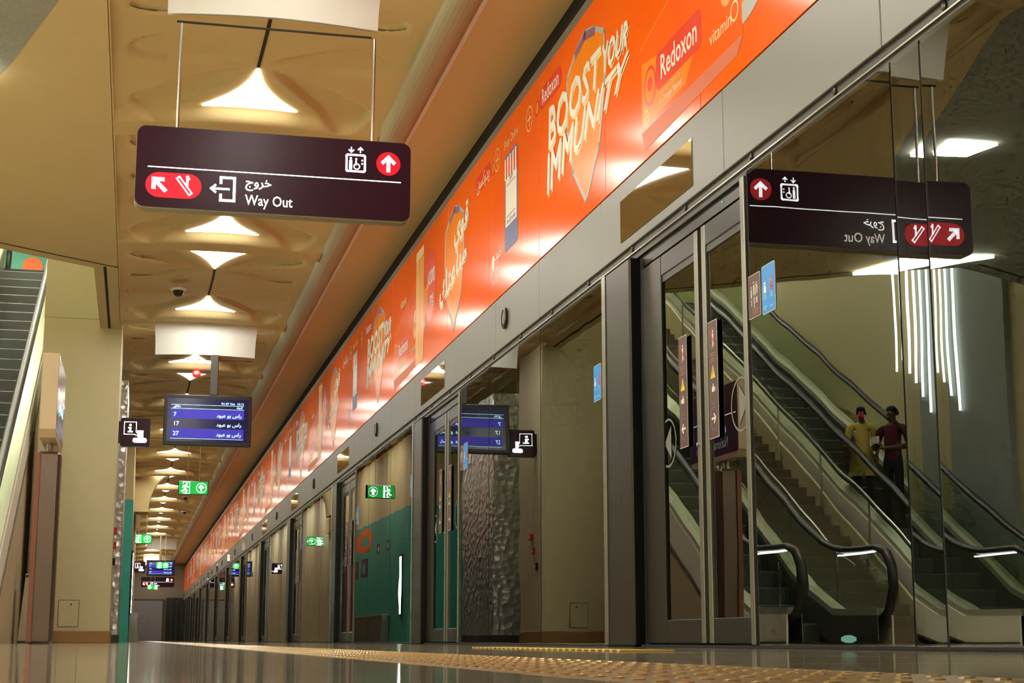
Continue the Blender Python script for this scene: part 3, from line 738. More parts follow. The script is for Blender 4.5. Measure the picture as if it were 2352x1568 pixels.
def dose(yo):
    f = F(15.52+yo, 3.58)
    flat('dose_ellipse', [circ(0, 0, 0.32, 28, 0.37)], f, orangeD, bn, 0.0010)
    text('dose_lettering', '1000', 0.04, 0.0, 0.22, f, whiteP, bn, align='CENTER', off=0.0030, sx=0.95)
    text('dose_lettering', 'mg', 0.08, -0.20, 0.18, f, whiteP, bn, align='CENTER', off=0.0030, sx=0.95)
    f = F(16.13+yo, 3.5)
    flat('tablet_tube', [rrect(-0.24, -0.62, 0.24, 0.58, 0.04)], f, mat('amber_print', (0.85, 0.36, 0.03), 0.3), bn, 0.0018)
    flat('tube_highlight', [rrect(-0.20, -0.55, -0.08, 0.5, 0.03)], f, mat('pale_amber_print', (0.88, 0.50, 0.14), 0.3), bn, 0.0026)
    flat('tube_cap', [rrect(-0.24, 0.50, 0.24, 0.60, 0.03)], f, creamP, bn, 0.0034)
def boxart(yo):
    f = F(7.75+yo, 3.18)
    flat('carton', [[(-0.80, -0.22), (0.82, -0.22), (0.82, 0.62), (-0.80, 0.30)]], f, mat('carton_orange_print', (0.94, 0.12, 0.003), 0.2, var=0.1, spec=0.14), bn, 0.0010)
    flat('carton_panel', [[(-0.78, -0.20), (-0.02, -0.18), (0.22, 0.05), (-0.78, 0.20)]], f, orangeL, bn, 0.0013)
    flat('carton_edge', stroke([(-0.80, 0.30), (0.82, 0.62)], 0.012), f, orangeL, bn, 0.0014)
    flat('carton_shadow', [[(-0.80, -0.22), (0.82, -0.22), (0.74, -0.30), (-0.74, -0.34)]], f, mat('burnt_orange_print', (0.60, 0.10, 0.01), 0.4), bn, 0.0011)
    flat('carton_plate', [rrect(-0.52, -0.06, 0.24, 0.16, 0.05)], f, orangeD, bn, 0.0018)
    text('carton_lettering', 'Redoxon', -0.44, -0.01, 0.20, f, whiteP, bn, off=0.0026, sx=0.84, bold=0.012)
    flat('carton_droplet', [circ(-0.63, 0.02, 0.10, 24, 0.11)], f, orangeL, bn, 0.0018); flat('carton_ring', ring_poly(-0.63, 0.02, 0.11, 0.02, ry=0.12), f, orangeD, bn, 0.0022)
    flat('carton_core', [circ(-0.63, 0.03, 0.045)], f, orangeD, bn, 0.0022)
    text('carton_small_lettering', 'Triple Action Immunity', -0.48, -0.10, 0.04, f, creamP, bn, off=0.0024, bold=0.0)
    text('carton_small_lettering', '15 Orange flavour', -0.48, -0.155, 0.055, f, whiteP, bn, off=0.0024, bold=0.0)
    text('carton_lettering', 'vitamin', 0.36, -0.115, 0.11, f, creamP, bn, off=0.0024, bold=0.004)
    flat('carton_ring', ring_poly(0.72, -0.06, 0.055, 0.012), f, creamP, bn, 0.0022)
    flat('carton_tablet', [circ(0.62, 0.10, 0.09), circ(0.64, 0.22, 0.10)], f, mat('amber_print', (0.85, 0.36, 0.03), 0.3), bn, 0.0018)
    bayer(8.46+yo, 3.03, 0.05)
    g = F(6.75+yo, 3.05)
    sw = [(-0.18+0.05*i, -0.04+0.22*(i/9)**2) for i in range(10)]
    flat('swoosh', [sw+[(p[0], p[1]+0.11) for p in reversed(sw)]], g, greyP, bn, 0.0016)
    flat('swoosh_glow', [[(-0.19, -0.02), (-0.19, 0.5), (0.5, 0.6), (0.2, 0.12)]], g, orangeL, bn, 0.0012)
n_before = set(bn.children)
for yo in (0.0,):
    boost(yo); boxart(yo); bayer(11.31+yo, 3.96); logo(10.68+yo, 3.98); phone(11.92+yo); bayer(12.43+yo, 3.97); logo(13.0+yo, 3.96, True); arabic(yo); dose(yo)
    f = F(12.45+yo, 3.08)
    flat('berry_logo', [circ(-0.12, 0.04, 0.05, 16, 0.065)], f, whiteP, bn, 0.0016)
    text('pharmacy_lettering', AR_KH, -0.06, 0.04, 0.14, f, whiteP, bn, off=0.002); text('pharmacy_lettering', 'Khulud', -0.16, -0.08, 0.10, f, whiteP, bn, off=0.002, bold=0.004); text('pharmacy_lettering', 'Pharmacy', -0.16, -0.15, 0.065, f, whiteP, bn, off=0.002, bold=0.002)
    text('vitamin_lettering', 'vitamin', -0.2, 0, 0.14, F(17.2+yo, 3.70), creamP, bn, off=0.002, bold=0.004)
art = [o for o in bn.children if o not in n_before]
for k in range(1, 9):
    for o in art:
        c = o.copy(); C.objects.link(c); c.parent = bn; c.location = (o.location[0], o.location[1]+PB*k, o.location[2])

# ================================================================== HANGING SIGNS
def drop_panel(x0, x1, y, z0, z1, label):
    # slightly bowed vertical white panel flush with the ceiling
    r = thing('drop_panel', ((x0+x1)/2, y, z0), label, 'panel', 'white drop panels over the signs')
    b = MB(); n = 10; vs = []; fs = []
    for j in range(5):
        q = j/4; z = z0+(z1-z0)*q; ex = 0.03*q*q
        for i in range(n+1):
            s = i/n; x = x0-ex+(x1-x0+2*ex)*s
            vs.append((x, y-0.05*math.sin(math.pi*s)*(1-q*0.3)-0.10*q, z+0.012*math.sin(math.pi*s)))
    m = n+1
    for j in range(4):
        for i in range(n): fs.append((j*m+i, j*m+i+1, (j+1)*m+i+1, (j+1)*m+i))
    b.add(vs, fs); b.add([(v[0], v[1]+0.03, v[2]) for v in vs], [tuple(reversed(f)) for f in fs])
    b.build('face', panelW, r, smooth=True)
    MB().box(x0+0.06, x1-0.04, y-0.005, y+0.01, z0-0.055, z0-0.045).build('hanger_rail', crease, r)
    return r
def way_out(x0, x1, y, z0, z1, label, drop=3.970):
    r = thing('hanging_sign', ((x0+x1)/2, y, z0), label, 'sign', 'dark way-out signs')
    W, H = x1-x0, z1-z0
    b = MB().prism(rrect(x0, z0, x1, z1, 0.06), 1, y, y+0.10); b.build('case', signUnd, r)
    f = frame_front(x0, y, z0)
    flat('face', [rrect(0.004, 0.008, W-0.004, H-0.002, 0.056)], f, purpleS, r, 0.003)
    u = W/1.76
    flat('divider', [rrect(0.075*u, 0.265, (1.695)*u, 0.272, 0.002)], f, glowW, r, 0.005)
    flat('red_pill', [rrect(0.065*u, 0.07, 0.415*u, 0.235, 0.082)], f, glowR, r, 0.005)
    flat('pill_arrow', arrow(0.150*u, 0.155, 135, 0.125, 0.026), f, glowW, r, 0.007)
    esc = stroke([(0.262, 0.205), (0.348, 0.100)], 0.040)
    flat('escalator_icon', stroke([(0.258, 0.20), (0.275, 0.213), (0.355, 0.108), (0.338, 0.094), (0.258, 0.20)], 0.0095) + stroke([(0.325, 0.15), (0.325, 0.20), (0.335, 0.20)], 0.014) + [circ(0.325, 0.213, 0.010, 10)], f, glowW, r, 0.007)
    flat('exit_icon', stroke([(0.535, 0.190), (0.535, 0.225), (0.62, 0.225), (0.62, 0.075), (0.535, 0.075), (0.535, 0.110)], 0.017) + stroke([(0.475, 0.150), (0.585, 0.150)], 0.014) + stroke([(0.50, 0.172), (0.475, 0.150), (0.50, 0.128)], 0.014), f, glowW, r, 0.006)
    text('arabic_lettering', AR_OUT, 0.690, 0.180, 0.080, f, glowW, r, bold=0.014, off=0.006)
    text('lettering', 'Way Out', 0.690, 0.055, 0.098, f, glowT, r, bold=0.010, off=0.006, sx=0.80)
    flat('red_disc', [circ(1.61*u, 0.39, 0.080, 32)], f, glowR, r, 0.005)
    flat('disc_arrow', arrow(1.61*u, 0.39, 90, 0.115, 0.024), f, glowW, r, 0.007)
    flat('lift_icon', stroke(rrect(1.335, 0.325, 1.455, 0.435, 0.01), 0.013, True) + [circ(1.362, 0.412, 0.008, 10), rrect(1.352, 0.335, 1.372, 0.402, 0.006)] + ring_poly(1.402, 0.358, 0.022, 0.007) + [circ(1.398, 0.408, 0.007, 8), rrect(1.392, 0.365, 1.402, 0.40, 0.003), circ(1.437, 0.40, 0.006, 8), circ(1.437, 0.378, 0.006, 8)]
         + stroke([(1.365, 0.485), (1.365, 0.455)], 0.008) + stroke([(1.350, 0.468), (1.365, 0.453), (1.380, 0.468)], 0.008) + stroke([(1.425, 0.455), (1.425, 0.485)], 0.008) + stroke([(1.410, 0.472), (1.425, 0.487), (1.440, 0.472)], 0.008), f, glowW, r, 0.006)
    for sx in (x0+0.25, x1-0.25):
        MB().tube([(sx, y+0.05, z1), (sx, y+0.03, drop)], 0.010, 8).build('rod', steelB, r)
    return r
way_out(-0.11, 1.65, 9.95, 2.715, 3.255, 'large dark hanging way-out sign with red escalator pill, nearest the camera')
drop_panel(0.05, 1.42, 9.98, 4.03, 4.50, 'white drop panel directly above the large nearest way-out sign')
def display(x0, x1, y, z0, z1, label, px):
    r = thing('departure_display', ((x0+x1)/2, y, z0), label, 'display', 'hanging departure displays')
    W, H = x1-x0, z1-z0
    MB().bevbox(x0, x1, y, y+0.11, z0, z1, 0.012).build('casing', blackP, r)
    f = frame_front(x0, y, z0)
    s = flat('screen', [rrect(0.05, 0.06, W-0.05, H-0.055, 0.004)], f, scrD, r, 0.002)
    for va, vb in ((0.385, 0.515), (0.11, 0.245)): flat('row', [rrect(0.10, va, W-0.11, vb, 0.003)], f, scrB, s, 0.004)
    for va in (0.580, 0.525, 0.098): flat('rule', [rrect(0.10, va, W-0.11, va+0.004, 0.001)], f, scrT, s, 0.005)
    for t_, v in (('7', 0.415), ('17', 0.285), ('27', 0.145)):
        text('minutes', t_, 0.135, v, 0.082, f, scrT, s, off=0.006, bold=0.01)
    for v in (0.415, 0.285, 0.145):
        text('destination', AR_DEST, W-0.14, v, 0.072, f, scrT, s, off=0.006, align='RIGHT', bold=0.01)
    text('clock', 'Fri 07 Oct  15:13', W-0.115, 0.596, 0.045, f, scrT, s, off=0.006, align='RIGHT', bold=0.004)
    text('heading', AR_MIN, 0.13, 0.543, 0.045, f, scrT, s, off=0.006); text('heading', AR_DIR, W-0.13, 0.543, 0.045, f, scrT, s, off=0.006, align='RIGHT')
    MB().bevbox(px-0.055, px+0.055, y+0.02, y+0.12, z1, 4.06, 0.01).build('pole', steelD if y < 40 else brownSk, r)
    return r
display(0.29, 1.52, 22.8, 2.74, 3.47, 'departure display with three rows of arrivals, nearest one on a dark pole', 0.98)
drop_panel(0.14, 1.55, 22.98, 4.06, 4.55, 'white drop panel directly above the nearest departure display')
def info_sign(x0, y, z0, s, label):
    r = thing('information_sign', (x0+s/2, y, z0), label, 'sign', 'small black information signs')
    MB().prism(rrect(x0, z0, x0+s, z0+s, 0.03), 1, y, y+0.09).build('case', blackP, r)
    f = frame_front(x0, y, z0); k = s/0.42
    S = lambda pts: [(p[0]*k, p[1]*k) for p in pts]
    flat('face', [rrect(0.006, 0.006, s-0.006, s-0.006, 0.026)], f, purpleS, r, 0.003)
    flat('information_icon', [circ(0.135*k, 0.315*k, 0.018*k, 12)] + [S(p) for p in (rrect(0.105, 0.265, 0.150, 0.285, 0.003), rrect(0.122, 0.215, 0.150, 0.285, 0.003), rrect(0.10, 0.208, 0.172, 0.228, 0.003))], f, glowW, r, 0.005)
    flat('bubble', [[(q[0]*k, q[1]*k) for q in pl] for pl in stroke([(0.05, 0.18), (0.05, 0.36), (0.22, 0.36), (0.22, 0.22), (0.275, 0.14), (0.20, 0.18)], 0.010, True)], f, glowW, r, 0.005)
    flat('attendant_icon', [S(p) for p in ([(0.235, 0.235), (0.32, 0.235), (0.325, 0.12), (0.25, 0.12)], rrect(0.175, 0.06, 0.375, 0.13, 0.03), rrect(0.235, 0.205, 0.325, 0.24, 0.005))], f, glowW, r, 0.005)
    MB().box(x0-0.04, x0+0.01, y+0.02, y+0.07, z0+0.05, z0+s-0.05).build('bracket', steel, r)
    return r
info_sign(-0.30, 23.62, 2.80, 0.42, 'small black information desk sign fixed to the beige column')
def exit_sign(x0, y, z0, W, H, label, flip=False, hang=True):
    r = thing('exit_sign', (x0+W/2, y, z0), label, 'sign', 'green running-man exit signs')
    MB().bevbox(x0, x0+W, y, y+0.05, z0, z0+H, 0.008).build('case', steel, r)
    f = frame_front(x0, y, z0); k = H/0.24
    flat('face', [rrect(0.012, 0.012, W-0.012, H-0.012, 0.01)], f, glowG, r, 0.003)
    ux = W-0.19*k if flip else 0.03*k; ua = 0.12*k if flip else W-0.12*k
    man = stroke([(0.105, 0.165), (0.085, 0.11), (0.115, 0.07), (0.10, 0.03)], 0.026) + stroke([(0.085, 0.105), (0.06, 0.065), (0.025, 0.065)], 0.022) + stroke([(0.06, 0.155), (0.10, 0.165), (0.135, 0.13), (0.15, 0.135)], 0.017) + stroke([(0.06, 0.155), (0.045, 0.12)], 0.015) + [circ(0.115, 0.193, 0.017, 10)] + stroke([(0.05, 0.022), (0.165, 0.022), (0.165, 0.222), (0.05, 0.222), (0.05, 0.19)], 0.008)
    flat('running_man', [[(ux+q[0]*k, q[1]*k) for q in pl] for pl in man], f, glowW, r, 0.005)
    flat('arrow', ring_poly(ua, H/2, 0.088*k, 0.008*k) + arrow(ua, H/2, 90, 0.12*k, 0.026*k), f, glowW, r, 0.005)
    if hang:
        for q in (0.3, 0.7): MB().tube([(x0+W*q, y+0.025, z0+H), (x0+W*q, y+0.025, 4.55)], 0.006, 6).build('rod', beigeW, r)
    return r
exit_sign(0.72, 30.86, 2.76, 0.56, 0.26, 'nearest green running-man exit sign hanging over the platform')
exit_sign(-0.12, 50.0, 2.93, 0.56, 0.28, 'green exit sign beside the teal wall, second along the platform')
exit_sign(0.85, 72.3, 3.14, 0.56, 0.28, 'small green exit sign in front of the far departure display')
exit_sign(0.62, 87.5, 2.68, 0.56, 0.26, 'farthest green exit sign, below the far way-out sign', True)
display(0.46, 1.70, 73.5, 2.86, 3.56, 'far departure display behind a green exit sign', 1.06)
drop_panel(0.44, 1.75, 73.9, 4.06, 4.55, 'white drop panel above the far departure display')
way_out(0.30, 2.06, 89.0, 2.86, 3.40, 'far dark way-out sign near the end wall')
drop_panel(0.40, 1.85, 89.1, 4.03, 4.50, 'farthest white drop panel near the end wall')
info_sign(-0.07, 64.0, 2.62, 0.42, 'far small black information sign left of the far departure display')
# dome cameras and detector
def dome(x, y, z, label):
    r = thing('dome_camera', (x, y, z), label, 'security camera', 'ceiling dome cameras')
    MB().lathe([(0.10, 0.07), (0.115, 0.055), (0.10, 0.035), (0.075, 0.03)], (x, y, z), 18).build('base', panelW, r, smooth=True)
    MB().lathe([(0.07, 0.032), (0.065, -0.005), (0.045, -0.035), (0.012, -0.047)], (x, y, z), 16).build('dome', blackP, r, smooth=True)
dome(0.385, 20.6, 4.46, 'dark dome camera on the ceiling left of the lights')
dome(1.45, 52.0, 4.50, 'tiny dark dome camera far along the ceiling, nearer of two')
dome(1.60, 58.0, 4.50, 'tiny dark dome camera far along the ceiling, farther of two')
sd = thing('smoke_detector', (0.86, 27.0, 4.40), 'small red detector on the ceiling behind the display pole', 'detector')
MB().lathe([(0.07, 0.10), (0.075, 0.04), (0.05, 0.0)], (0.86, 27.0, 4.40), 14).build('body', redM, sd)

# ================================================================== COLUMN, TOTEM, LEFT THINGS
cw = thing('wall_column', (-0.87, 24.0, 0), 'wide beige column with an access hatch and brown skirting', None, None, 'structure')
MB().bevbox(-1.43, -0.33, 23.30, 24.75, 0.0, 4.60, 0.01).build('shaft', beigeW, cw)
MB().bevbox(-1.44, -0.315, 23.285, 24.765, 0.0, 0.17, 0.006).build('skirting', brownSk, cw)
MB().box(-1.43, -0.66, 23.30, 24.75, 4.60, 10.0).build('upper_shaft', beigeW, cw)
h = MB().box(-1.03, -0.75, 23.292, 23.31, 0.22, 0.59).build('hatch_joint', crease, cw)
MB().box(-1.024, -0.756, 23.288, 23.30, 0.226, 0.584).build('hatch', beigeW, h)
MB().lathe([(0.012, 0), (0.012, -0.006)], (-0.86, 23.288, 0.53), 10, axis=1).build('hatch_lock', blackP, h)
for y, z, m, lab in ((23.95, 1.60, redM, 'small red alarm button on the side of the beige column, upper'), (23.80, 1.38, redM, 'red fire call point on the side of the beige column'), (23.58, 1.14, blackP, 'small dark box low on the side of the beige column')):
    c = thing('call_point', (-0.32, y, z), lab, 'call point')
    MB().bevbox(-0.33, -0.29, y-0.05, y+0.05, z-0.05, z+0.05, 0.006).build('case', m, c)
    MB().box(-0.29, -0.287, y-0.025, y+0.025, z-0.02, z+0.02).build('button', whiteP, c)
tt = thing('totem_sign', (-0.935, 17.3, 0), 'dark steel totem post carrying a slim station name board', 'sign')
MB().bevbox(-1.06, -0.81, 17.12, 17.48, 0, 1.97, 0.03).build('post', mat('bronze_steel', (0.17, 0.125, 0.10), 0.35, 0.8, var=0.15, stretch=(30, 30, 1)), tt)
MB().box(-1.06, -1.01, 17.10, 17.13, 0.02, 1.95).build('post_edge', mat('copper_edge', (0.20, 0.075, 0.05), 0.4, 0.6), tt)
for y in (17.2, 17.4): MB().tube([(-0.935, y, 1.96), (-0.935, y, 2.10)], 0.03, 10).build('neck', steelB, tt)
pts = [(16.62, 2.14), (16.70, 2.06), (18.12, 2.06), (18.20, 2.14), (18.20, 2.92), (16.62, 2.92)]
MB().prism(pts, 0, -1.01, -0.85).build('board', mat('totem_case', (0.50, 0.38, 0.24), 0.4, 0.3), tt)
f = frame_left(-0.85, 16.62, 2.06)
flat('face', [rrect(0.01, 0.06, 1.57, 0.85, 0.01)], f, purpleS, tt, 0.002)
flat('divider', [rrect(0.04, 0.50, 1.54, 0.507, 0.002)], f, glowW, tt, 0.004)
text('arabic_lettering', AR_MUS, 0.80, 0.34, 0.19, f, scrT, tt, off=0.005, align='CENTER', sx=0.8)
text('lettering', 'National Museum', 0.80, 0.14, 0.165, f, mat('dim_white_print', (0.6, 0.6, 0.6), 0.5, emit=0.10), tt, off=0.005, align='CENTER', sx=0.9, bold=0.004)
# bins
def bin_(x, y, s, label):
    r = thing('waste_bin', (x, y, 0), label, 'bin', 'tapered platform bins')
    b = MB(); hw_, hd = 0.20*s, 0.20*s; H = 0.86
    b.add([(x-hw_, y-hd, 0.03), (x+hw_, y-hd, 0.03), (x+hw_, y+hd, 0.03), (x-hw_, y+hd, 0.03), (x-hw_*0.72, y-hd*0.72, H), (x+hw_*0.72, y-hd*0.72, H), (x+hw_*0.72, y+hd*0.72, H), (x-hw_*0.72, y+hd*0.72, H)],
          [(3, 2, 1, 0), (4, 5, 6, 7), (0, 1, 5, 4), (1, 2, 6, 5), (2, 3, 7, 6), (3, 0, 4, 7)])
    b.build('body', binM, r)
    MB().bevbox(x-hw_*0.76, x+hw_*0.76, y-hd*0.76, y+hd*0.76, H, H+0.045, 0.008).build('lid', steelD, r)
    MB().box(x-hw_*1.02, x+hw_*1.02, y-hd*1.02, y+hd*1.02, 0, 0.03).build('plinth', steelD, r)
bin_(-1.28, 22.4, 1.0, 'tapered beige bin with dark lid standing behind the totem post before the column')
bin_(-0.80, 25.5, 1.0, 'tapered beige bin between the beige column and the hammered metal shaft')
# hammered metal shaft
sh = thing('metal_shaft', (-0.63, 27.6, 0), 'hammered silver metal clad shaft behind the beige column', 'column')
MB().bevbox(-1.03, -0.24, 26.3, 28.9, 0.0, 4.2, 0.01).build('cladding', hamm, sh)
MB().box(-1.04, -0.23, 26.29, 28.91, 0.0, 0.12).build('plinth', steelD, sh)
# teal block
tb = thing('wall_teal', (-0.9, 38, 0), 'teal painted wall block beside the platform with an orange ring', None, None, 'structure')
TX = -0.11
MB().box(-1.6, TX, 34.1, 43.2, 0.0, 2.92).build('teal_face', tealM, tb)
MB().box(-1.6, TX-0.01, 34.1, 43.2, 2.92, ZL).build('upper_face', beige, tb)
MB().box(-1.6, TX, 43.2, 45.5, 0.0, 2.9).build('magenta_face', mat('magenta_paint', (0.20, 0.03, 0.06), 0.5), tb)
MB().box(-1.6, TX-0.01, 43.2, 45.5, 2.9, ZL).build('upper_face', beige, tb)
FT = frame_left(TX, 0, 0)
flat('orange_ring', [[(41.0+1.55*math.cos(a), 2.54+0.31*math.sin(a)), (41.0+1.55*math.cos(c_), 2.54+0.31*math.sin(c_)), (40.9+0.75*math.cos(c_), 2.52+0.14*math.sin(c_)), (40.9+0.75*math.cos(a), 2.52+0.14*math.sin(a))] for a, c_ in [(2*math.pi*k/30, 2*math.pi*(k+1)/30) for k in range(30)]], FT, orangeR, tb, 0.004)
for y, z, s_ in ((37.1, 2.22, 0.26), (38.6, 2.22, 0.26), (41.0, 1.85, 0.46), (42.6, 1.85, 0.46)):
    flat('pictogram_plate', [rrect(y-s_*1.1, z-s_/2, y+s_*1.1, z+s_/2, 0.01)], FT, tealB, tb, 0.003)
    flat('pictogram', [[(y, z+s_*0.36), (y+s_*0.6, z), (y, z-s_*0.36), (y-s_*0.6, z)]], FT, whiteP if s_ < 0.4 else tealM, tb, 0.006)
MB().box(-1.5, -1.3, 28.95, 31.6, 0.0, 2.45).build('rear_teal_face', tealM, tb)
MB().box(-1.5, -1.31, 28.95, 31.6, 2.45, ZL).build('rear_upper_face', beige, tb)
MB().box(-1.3, -1.28, 29.0, 29.6, 0.0, 1.9).build('blue_door', mat('slate_blue', (0.10, 0.14, 0.22), 0.5), tb)
wl = thing('wall_light', (TX+0.03, 34.9, 0.6), 'tall white light bar on the near corner of the teal wall', 'light fixture')
MB().box(TX, TX+0.04, 34.75, 35.1, 0.55, 1.9).build('case', steel, wl)
MB().box(TX+0.04, TX+0.05, 34.8, 35.05, 0.6, 1.85).build('diffuser', mat('led_line', (1, 1, 1)), wl)
bk = thing('bench', (TX+0.1, 39.2, 0), 'long low tapered steel bench along the teal wall', 'bench')
MB().prism([(TX+0.006, 0.0), (TX+0.22, 0.0), (TX+0.17, 0.60), (TX+0.02, 0.60)], 1, 36.6, 41.8).build('body', steelB, bk)
MB().box(TX+0.006, TX+0.20, 36.55, 41.85, 0.60, 0.64).build('seat', binM, bk)
# arched bulkhead over the far teal wall
ab = thing('wall_bulkhead', (0, 46, 3.0), 'beige arched bulkhead curving out from the far left wall', None, None, 'structure')
poly = [(-0.5, 3.55), (0.27, 3.55)] + [(0.27+0.6*(1-math.cos(math.radians(a))), 3.6+1.0*math.sin(math.radians(a))) for a in range(0, 91, 10)] + [(-0.5, 4.6)]
MB().prism(poly, 1, 45.5, 46.6).build('arch', beige, ab)
MB().box(-1.6, -0.06, 46.6, Y1, 0.0, ZL).build('far_side_wall', beigeW, ab)
MB().box(-0.06, 0.06, 47.5, 48.3, 3.2, 3.6).build('fire_cabinet', mat('pale_box', (0.8, 0.7, 0.45), 0.5), ab)

# ================================================================== ESCALATORS AND STAIR
T30 = math.tan(math.radians(30))
def escalator(x1, x0, label):
    # x1: right handrail, x0: left handrail (x0 < x1)
    r = thing('escalator', ((x0+x1)/2, 18, 0), label, 'escalator', 'escalators up from the platform')
    hr = lambda y: T30*y-9.55
    nose = lambda y: T30*y-10.50
    yT = 30.2
    for x, nm in ((x1, 'right'), (x0, 'left')):
        path = [(17.3, 0.20), (17.05, 0.24), (16.82, 0.38), (16.70, 0.62), (16.74, 0.86), (16.88, 1.03), (17.10, 1.10), (17.5, 1.105), (17.95, 1.11), (18.25, 1.16), (18.55, 1.24), (18.85, 1.37)]
        path += [(y, hr(y)) for y in (19.2, 21, 24, 27, 29.6)] + [(30.1, hr(29.95)), (30.5, 7.90), (31.0, 7.98), (32.3, 7.98), (32.55, 7.85), (32.6, 7.6), (32.45, 7.35)]
        h_ = MB().tube([(x, p[0], p[1]) for p in path], 0.040, 10, rx=0.058).build('handrail', rubber, r, smooth=True)
        MB().tube([(x, p[0]+(0.035 if i < 5 else 0), p[1]-(0.034 if i >= 5 else 0)) for i, p in enumerate(path)], 0.010, 6, rx=0.024).build('rail_track', steelB, h_)
        MB().box(x-0.02, x+0.02, 17.15, 18.1, 1.045, 1.060).build('rail_light', mat('led_line', (1, 1, 1)), h_)
        g = [(17.25, 0.25), (16.95, 0.36), (16.84, 0.62), (16.88, 0.88), (17.1, 1.06), (17.95, 1.07), (18.5, 1.19), (18.9, 1.36)] + [(y, hr(y)-0.03) for y in (21, 25, 29.7)] + [(30.5, 7.86), (32.3, 7.9), (32.3, 7.1), (30.4, 7.1)] + [(y, hr(y)-0.72) for y in (29.5, 25, 21, 19.4)] + [(18.6, 0.30), (18.0, 0.22)]
        MB().prism(g, 0, x-0.006, x+0.006).build('glass_balustrade', clearG, r)
        s = 1 if nm == 'right' else -1
        def band(d0, d1, xa, xb, name, m, y_end=30.6):
            # inclined band between vertical offsets below the handrail line, meeting the floor at the foot
            top = [(16.95, max(0.02, 1.1-d0)), (18.2, max(0.02, 1.12-d0))] + [(y, max(0.02, hr(y)-d0)) for y in (19.0, 19.6, 20.4, 22, 25, 28, y_end)]
            bot = [(16.95, max(0.0, 1.1-d1)), (18.2, max(0.0, 1.12-d1))] + [(y, max(0.0, hr(y)-d1)) for y in (19.0, 19.6, 20.4, 22, 25, 28, y_end)]
            return MB().prism(top+bot[::-1], 0, xa, xb).build(name, m, r)
        band(0.70, 0.78, x-0.09, x+0.09, 'deck', deckM)
        band(0.78, 1.22, x-s*0.085-0.006, x-s*0.085+0.006, 'skirt', skirtM)
        band(0.78, 1.30, x+s*0.10-0.012, x+s*0.10+0.012, 'outer_cladding', cladM)
        band(1.24, 1.29, x+s*0.118-0.008, x+s*0.118+0.008, 'cladding_bead', skirtM)
    tr_ = [(18.6, 0.0), (18.75, 0.0)] + [(30.4, T30*30.4-11.2), (31.2, 6.5), (31.2, 6.85), (30.4, 6.85), (30.0, T30*30.0-10.85)]
    MB().prism([(18.75, 0.0), (30.0, T30*30-11.0), (31.2, 6.45), (31.2, 6.75), (30.2, 6.72), (19.3, 0.42)], 0, x0-0.08, x1+0.08).build('truss', cladM, r)
    for x in (x1+0.085, x0-0.085): MB().prism([(18.85, 0.0), (30.2, 6.28), (30.2, 0.0)], 0, x-0.02, x+0.02).build('infill_wall', mat('infill_paint', (0.46, 0.38, 0.24), 0.7), r)
    MB().box(x0+0.09, x1-0.09, 16.9, 17.95, 0.0, 0.02).build('comb_plate', steel, r)
    MB().box(x0+0.09, x1-0.09, 30.5, 31.4, 6.78, 6.9).build('top_plate', steel, r)
    st0 = None
    n = 0; y = 18.2
    while True:
        z = T30*y-10.50
        if z > 6.9: break
        if z > 0.05:
            if st0 is None:
                st0 = MB().add([(x0+0.095, y, z-0.23), (x1-0.095, y, z-0.23), (x1-0.095, y+0.40, z-0.23), (x0+0.095, y+0.40, z-0.23), (x0+0.095, y, z-0.015), (x1-0.095, y, z-0.015), (x1-0.095, y+0.015, z), (x0+0.095, y+0.015, z), (x1-0.095, y+0.42, z), (x0+0.095, y+0.42, z)],
                               [(3, 2, 1, 0), (0, 1, 5, 4), (4, 5, 6, 7), (7, 6, 8, 9), (9, 8, 2, 3), (1, 2, 8, 6, 5), (0, 4, 7, 9, 3)]).build('step', stepM, r)
                sy, sz = y, z
            else:
                c = st0.copy(); C.objects.link(c); c.parent = r; c.location = (0, y-sy, z-sz)
        y += 0.40
    return r
escalator(-1.66, -2.75, 'escalator nearest the platform, rising behind the beige column')
escalator(-4.55, -5.65, 'farther escalator against the hall wall, with two riders')
st = thing('staircase', (-3.6, 18.3, 0), 'brown stone staircase between the two escalators', 'staircase')
s0 = MB().bevbox(-4.30, -2.92, 18.6, 18.92, 0.0, 0.165, 0.004).build('step', stoneS, st)
for k in range(1, 41):
    c = s0.copy(); C.objects.link(c); c.parent = st; c.location = (0, 0.2858*k, 0.165*k)
MB().prism([(18.75, 0.0), (31.2, 6.75), (31.2, 6.35), (19.2, 0.0)], 0, -4.28, -2.94).build('flight_soffit', beigeW, st)
for x in (-3.02, -4.16):
    q = [(x, 18.3, 0.95), (x, 18.75, 1.12)] + [(x, y, T30*y-9.70) for y in (19.2, 25, 30.0)]
    h_ = MB().tube(q, 0.022, 8).build('handrail', steelB, st)
    for y in (18.75, 20.2, 21.7, 23.2, 24.7, 26.2, 27.7, 29.2):
        zt = max(1.1, T30*y-9.70); MB().tube([(x, y, zt-0.90 if y > 18.8 else 0.0), (x, y, zt)], 0.016, 8).build('baluster', steelB, h_)
    MB().prism([(18.6, 0.0), (18.6, 0.25), (30.0, T30*30-10.1), (30.0, T30*30-10.6), (19.0, 0.0)], 0, x-(0.035 if x < -3.5 else -0.055), x+(0.035 if x > -3.5 else -0.075)+0.0).build('stringer', beigeW, st)

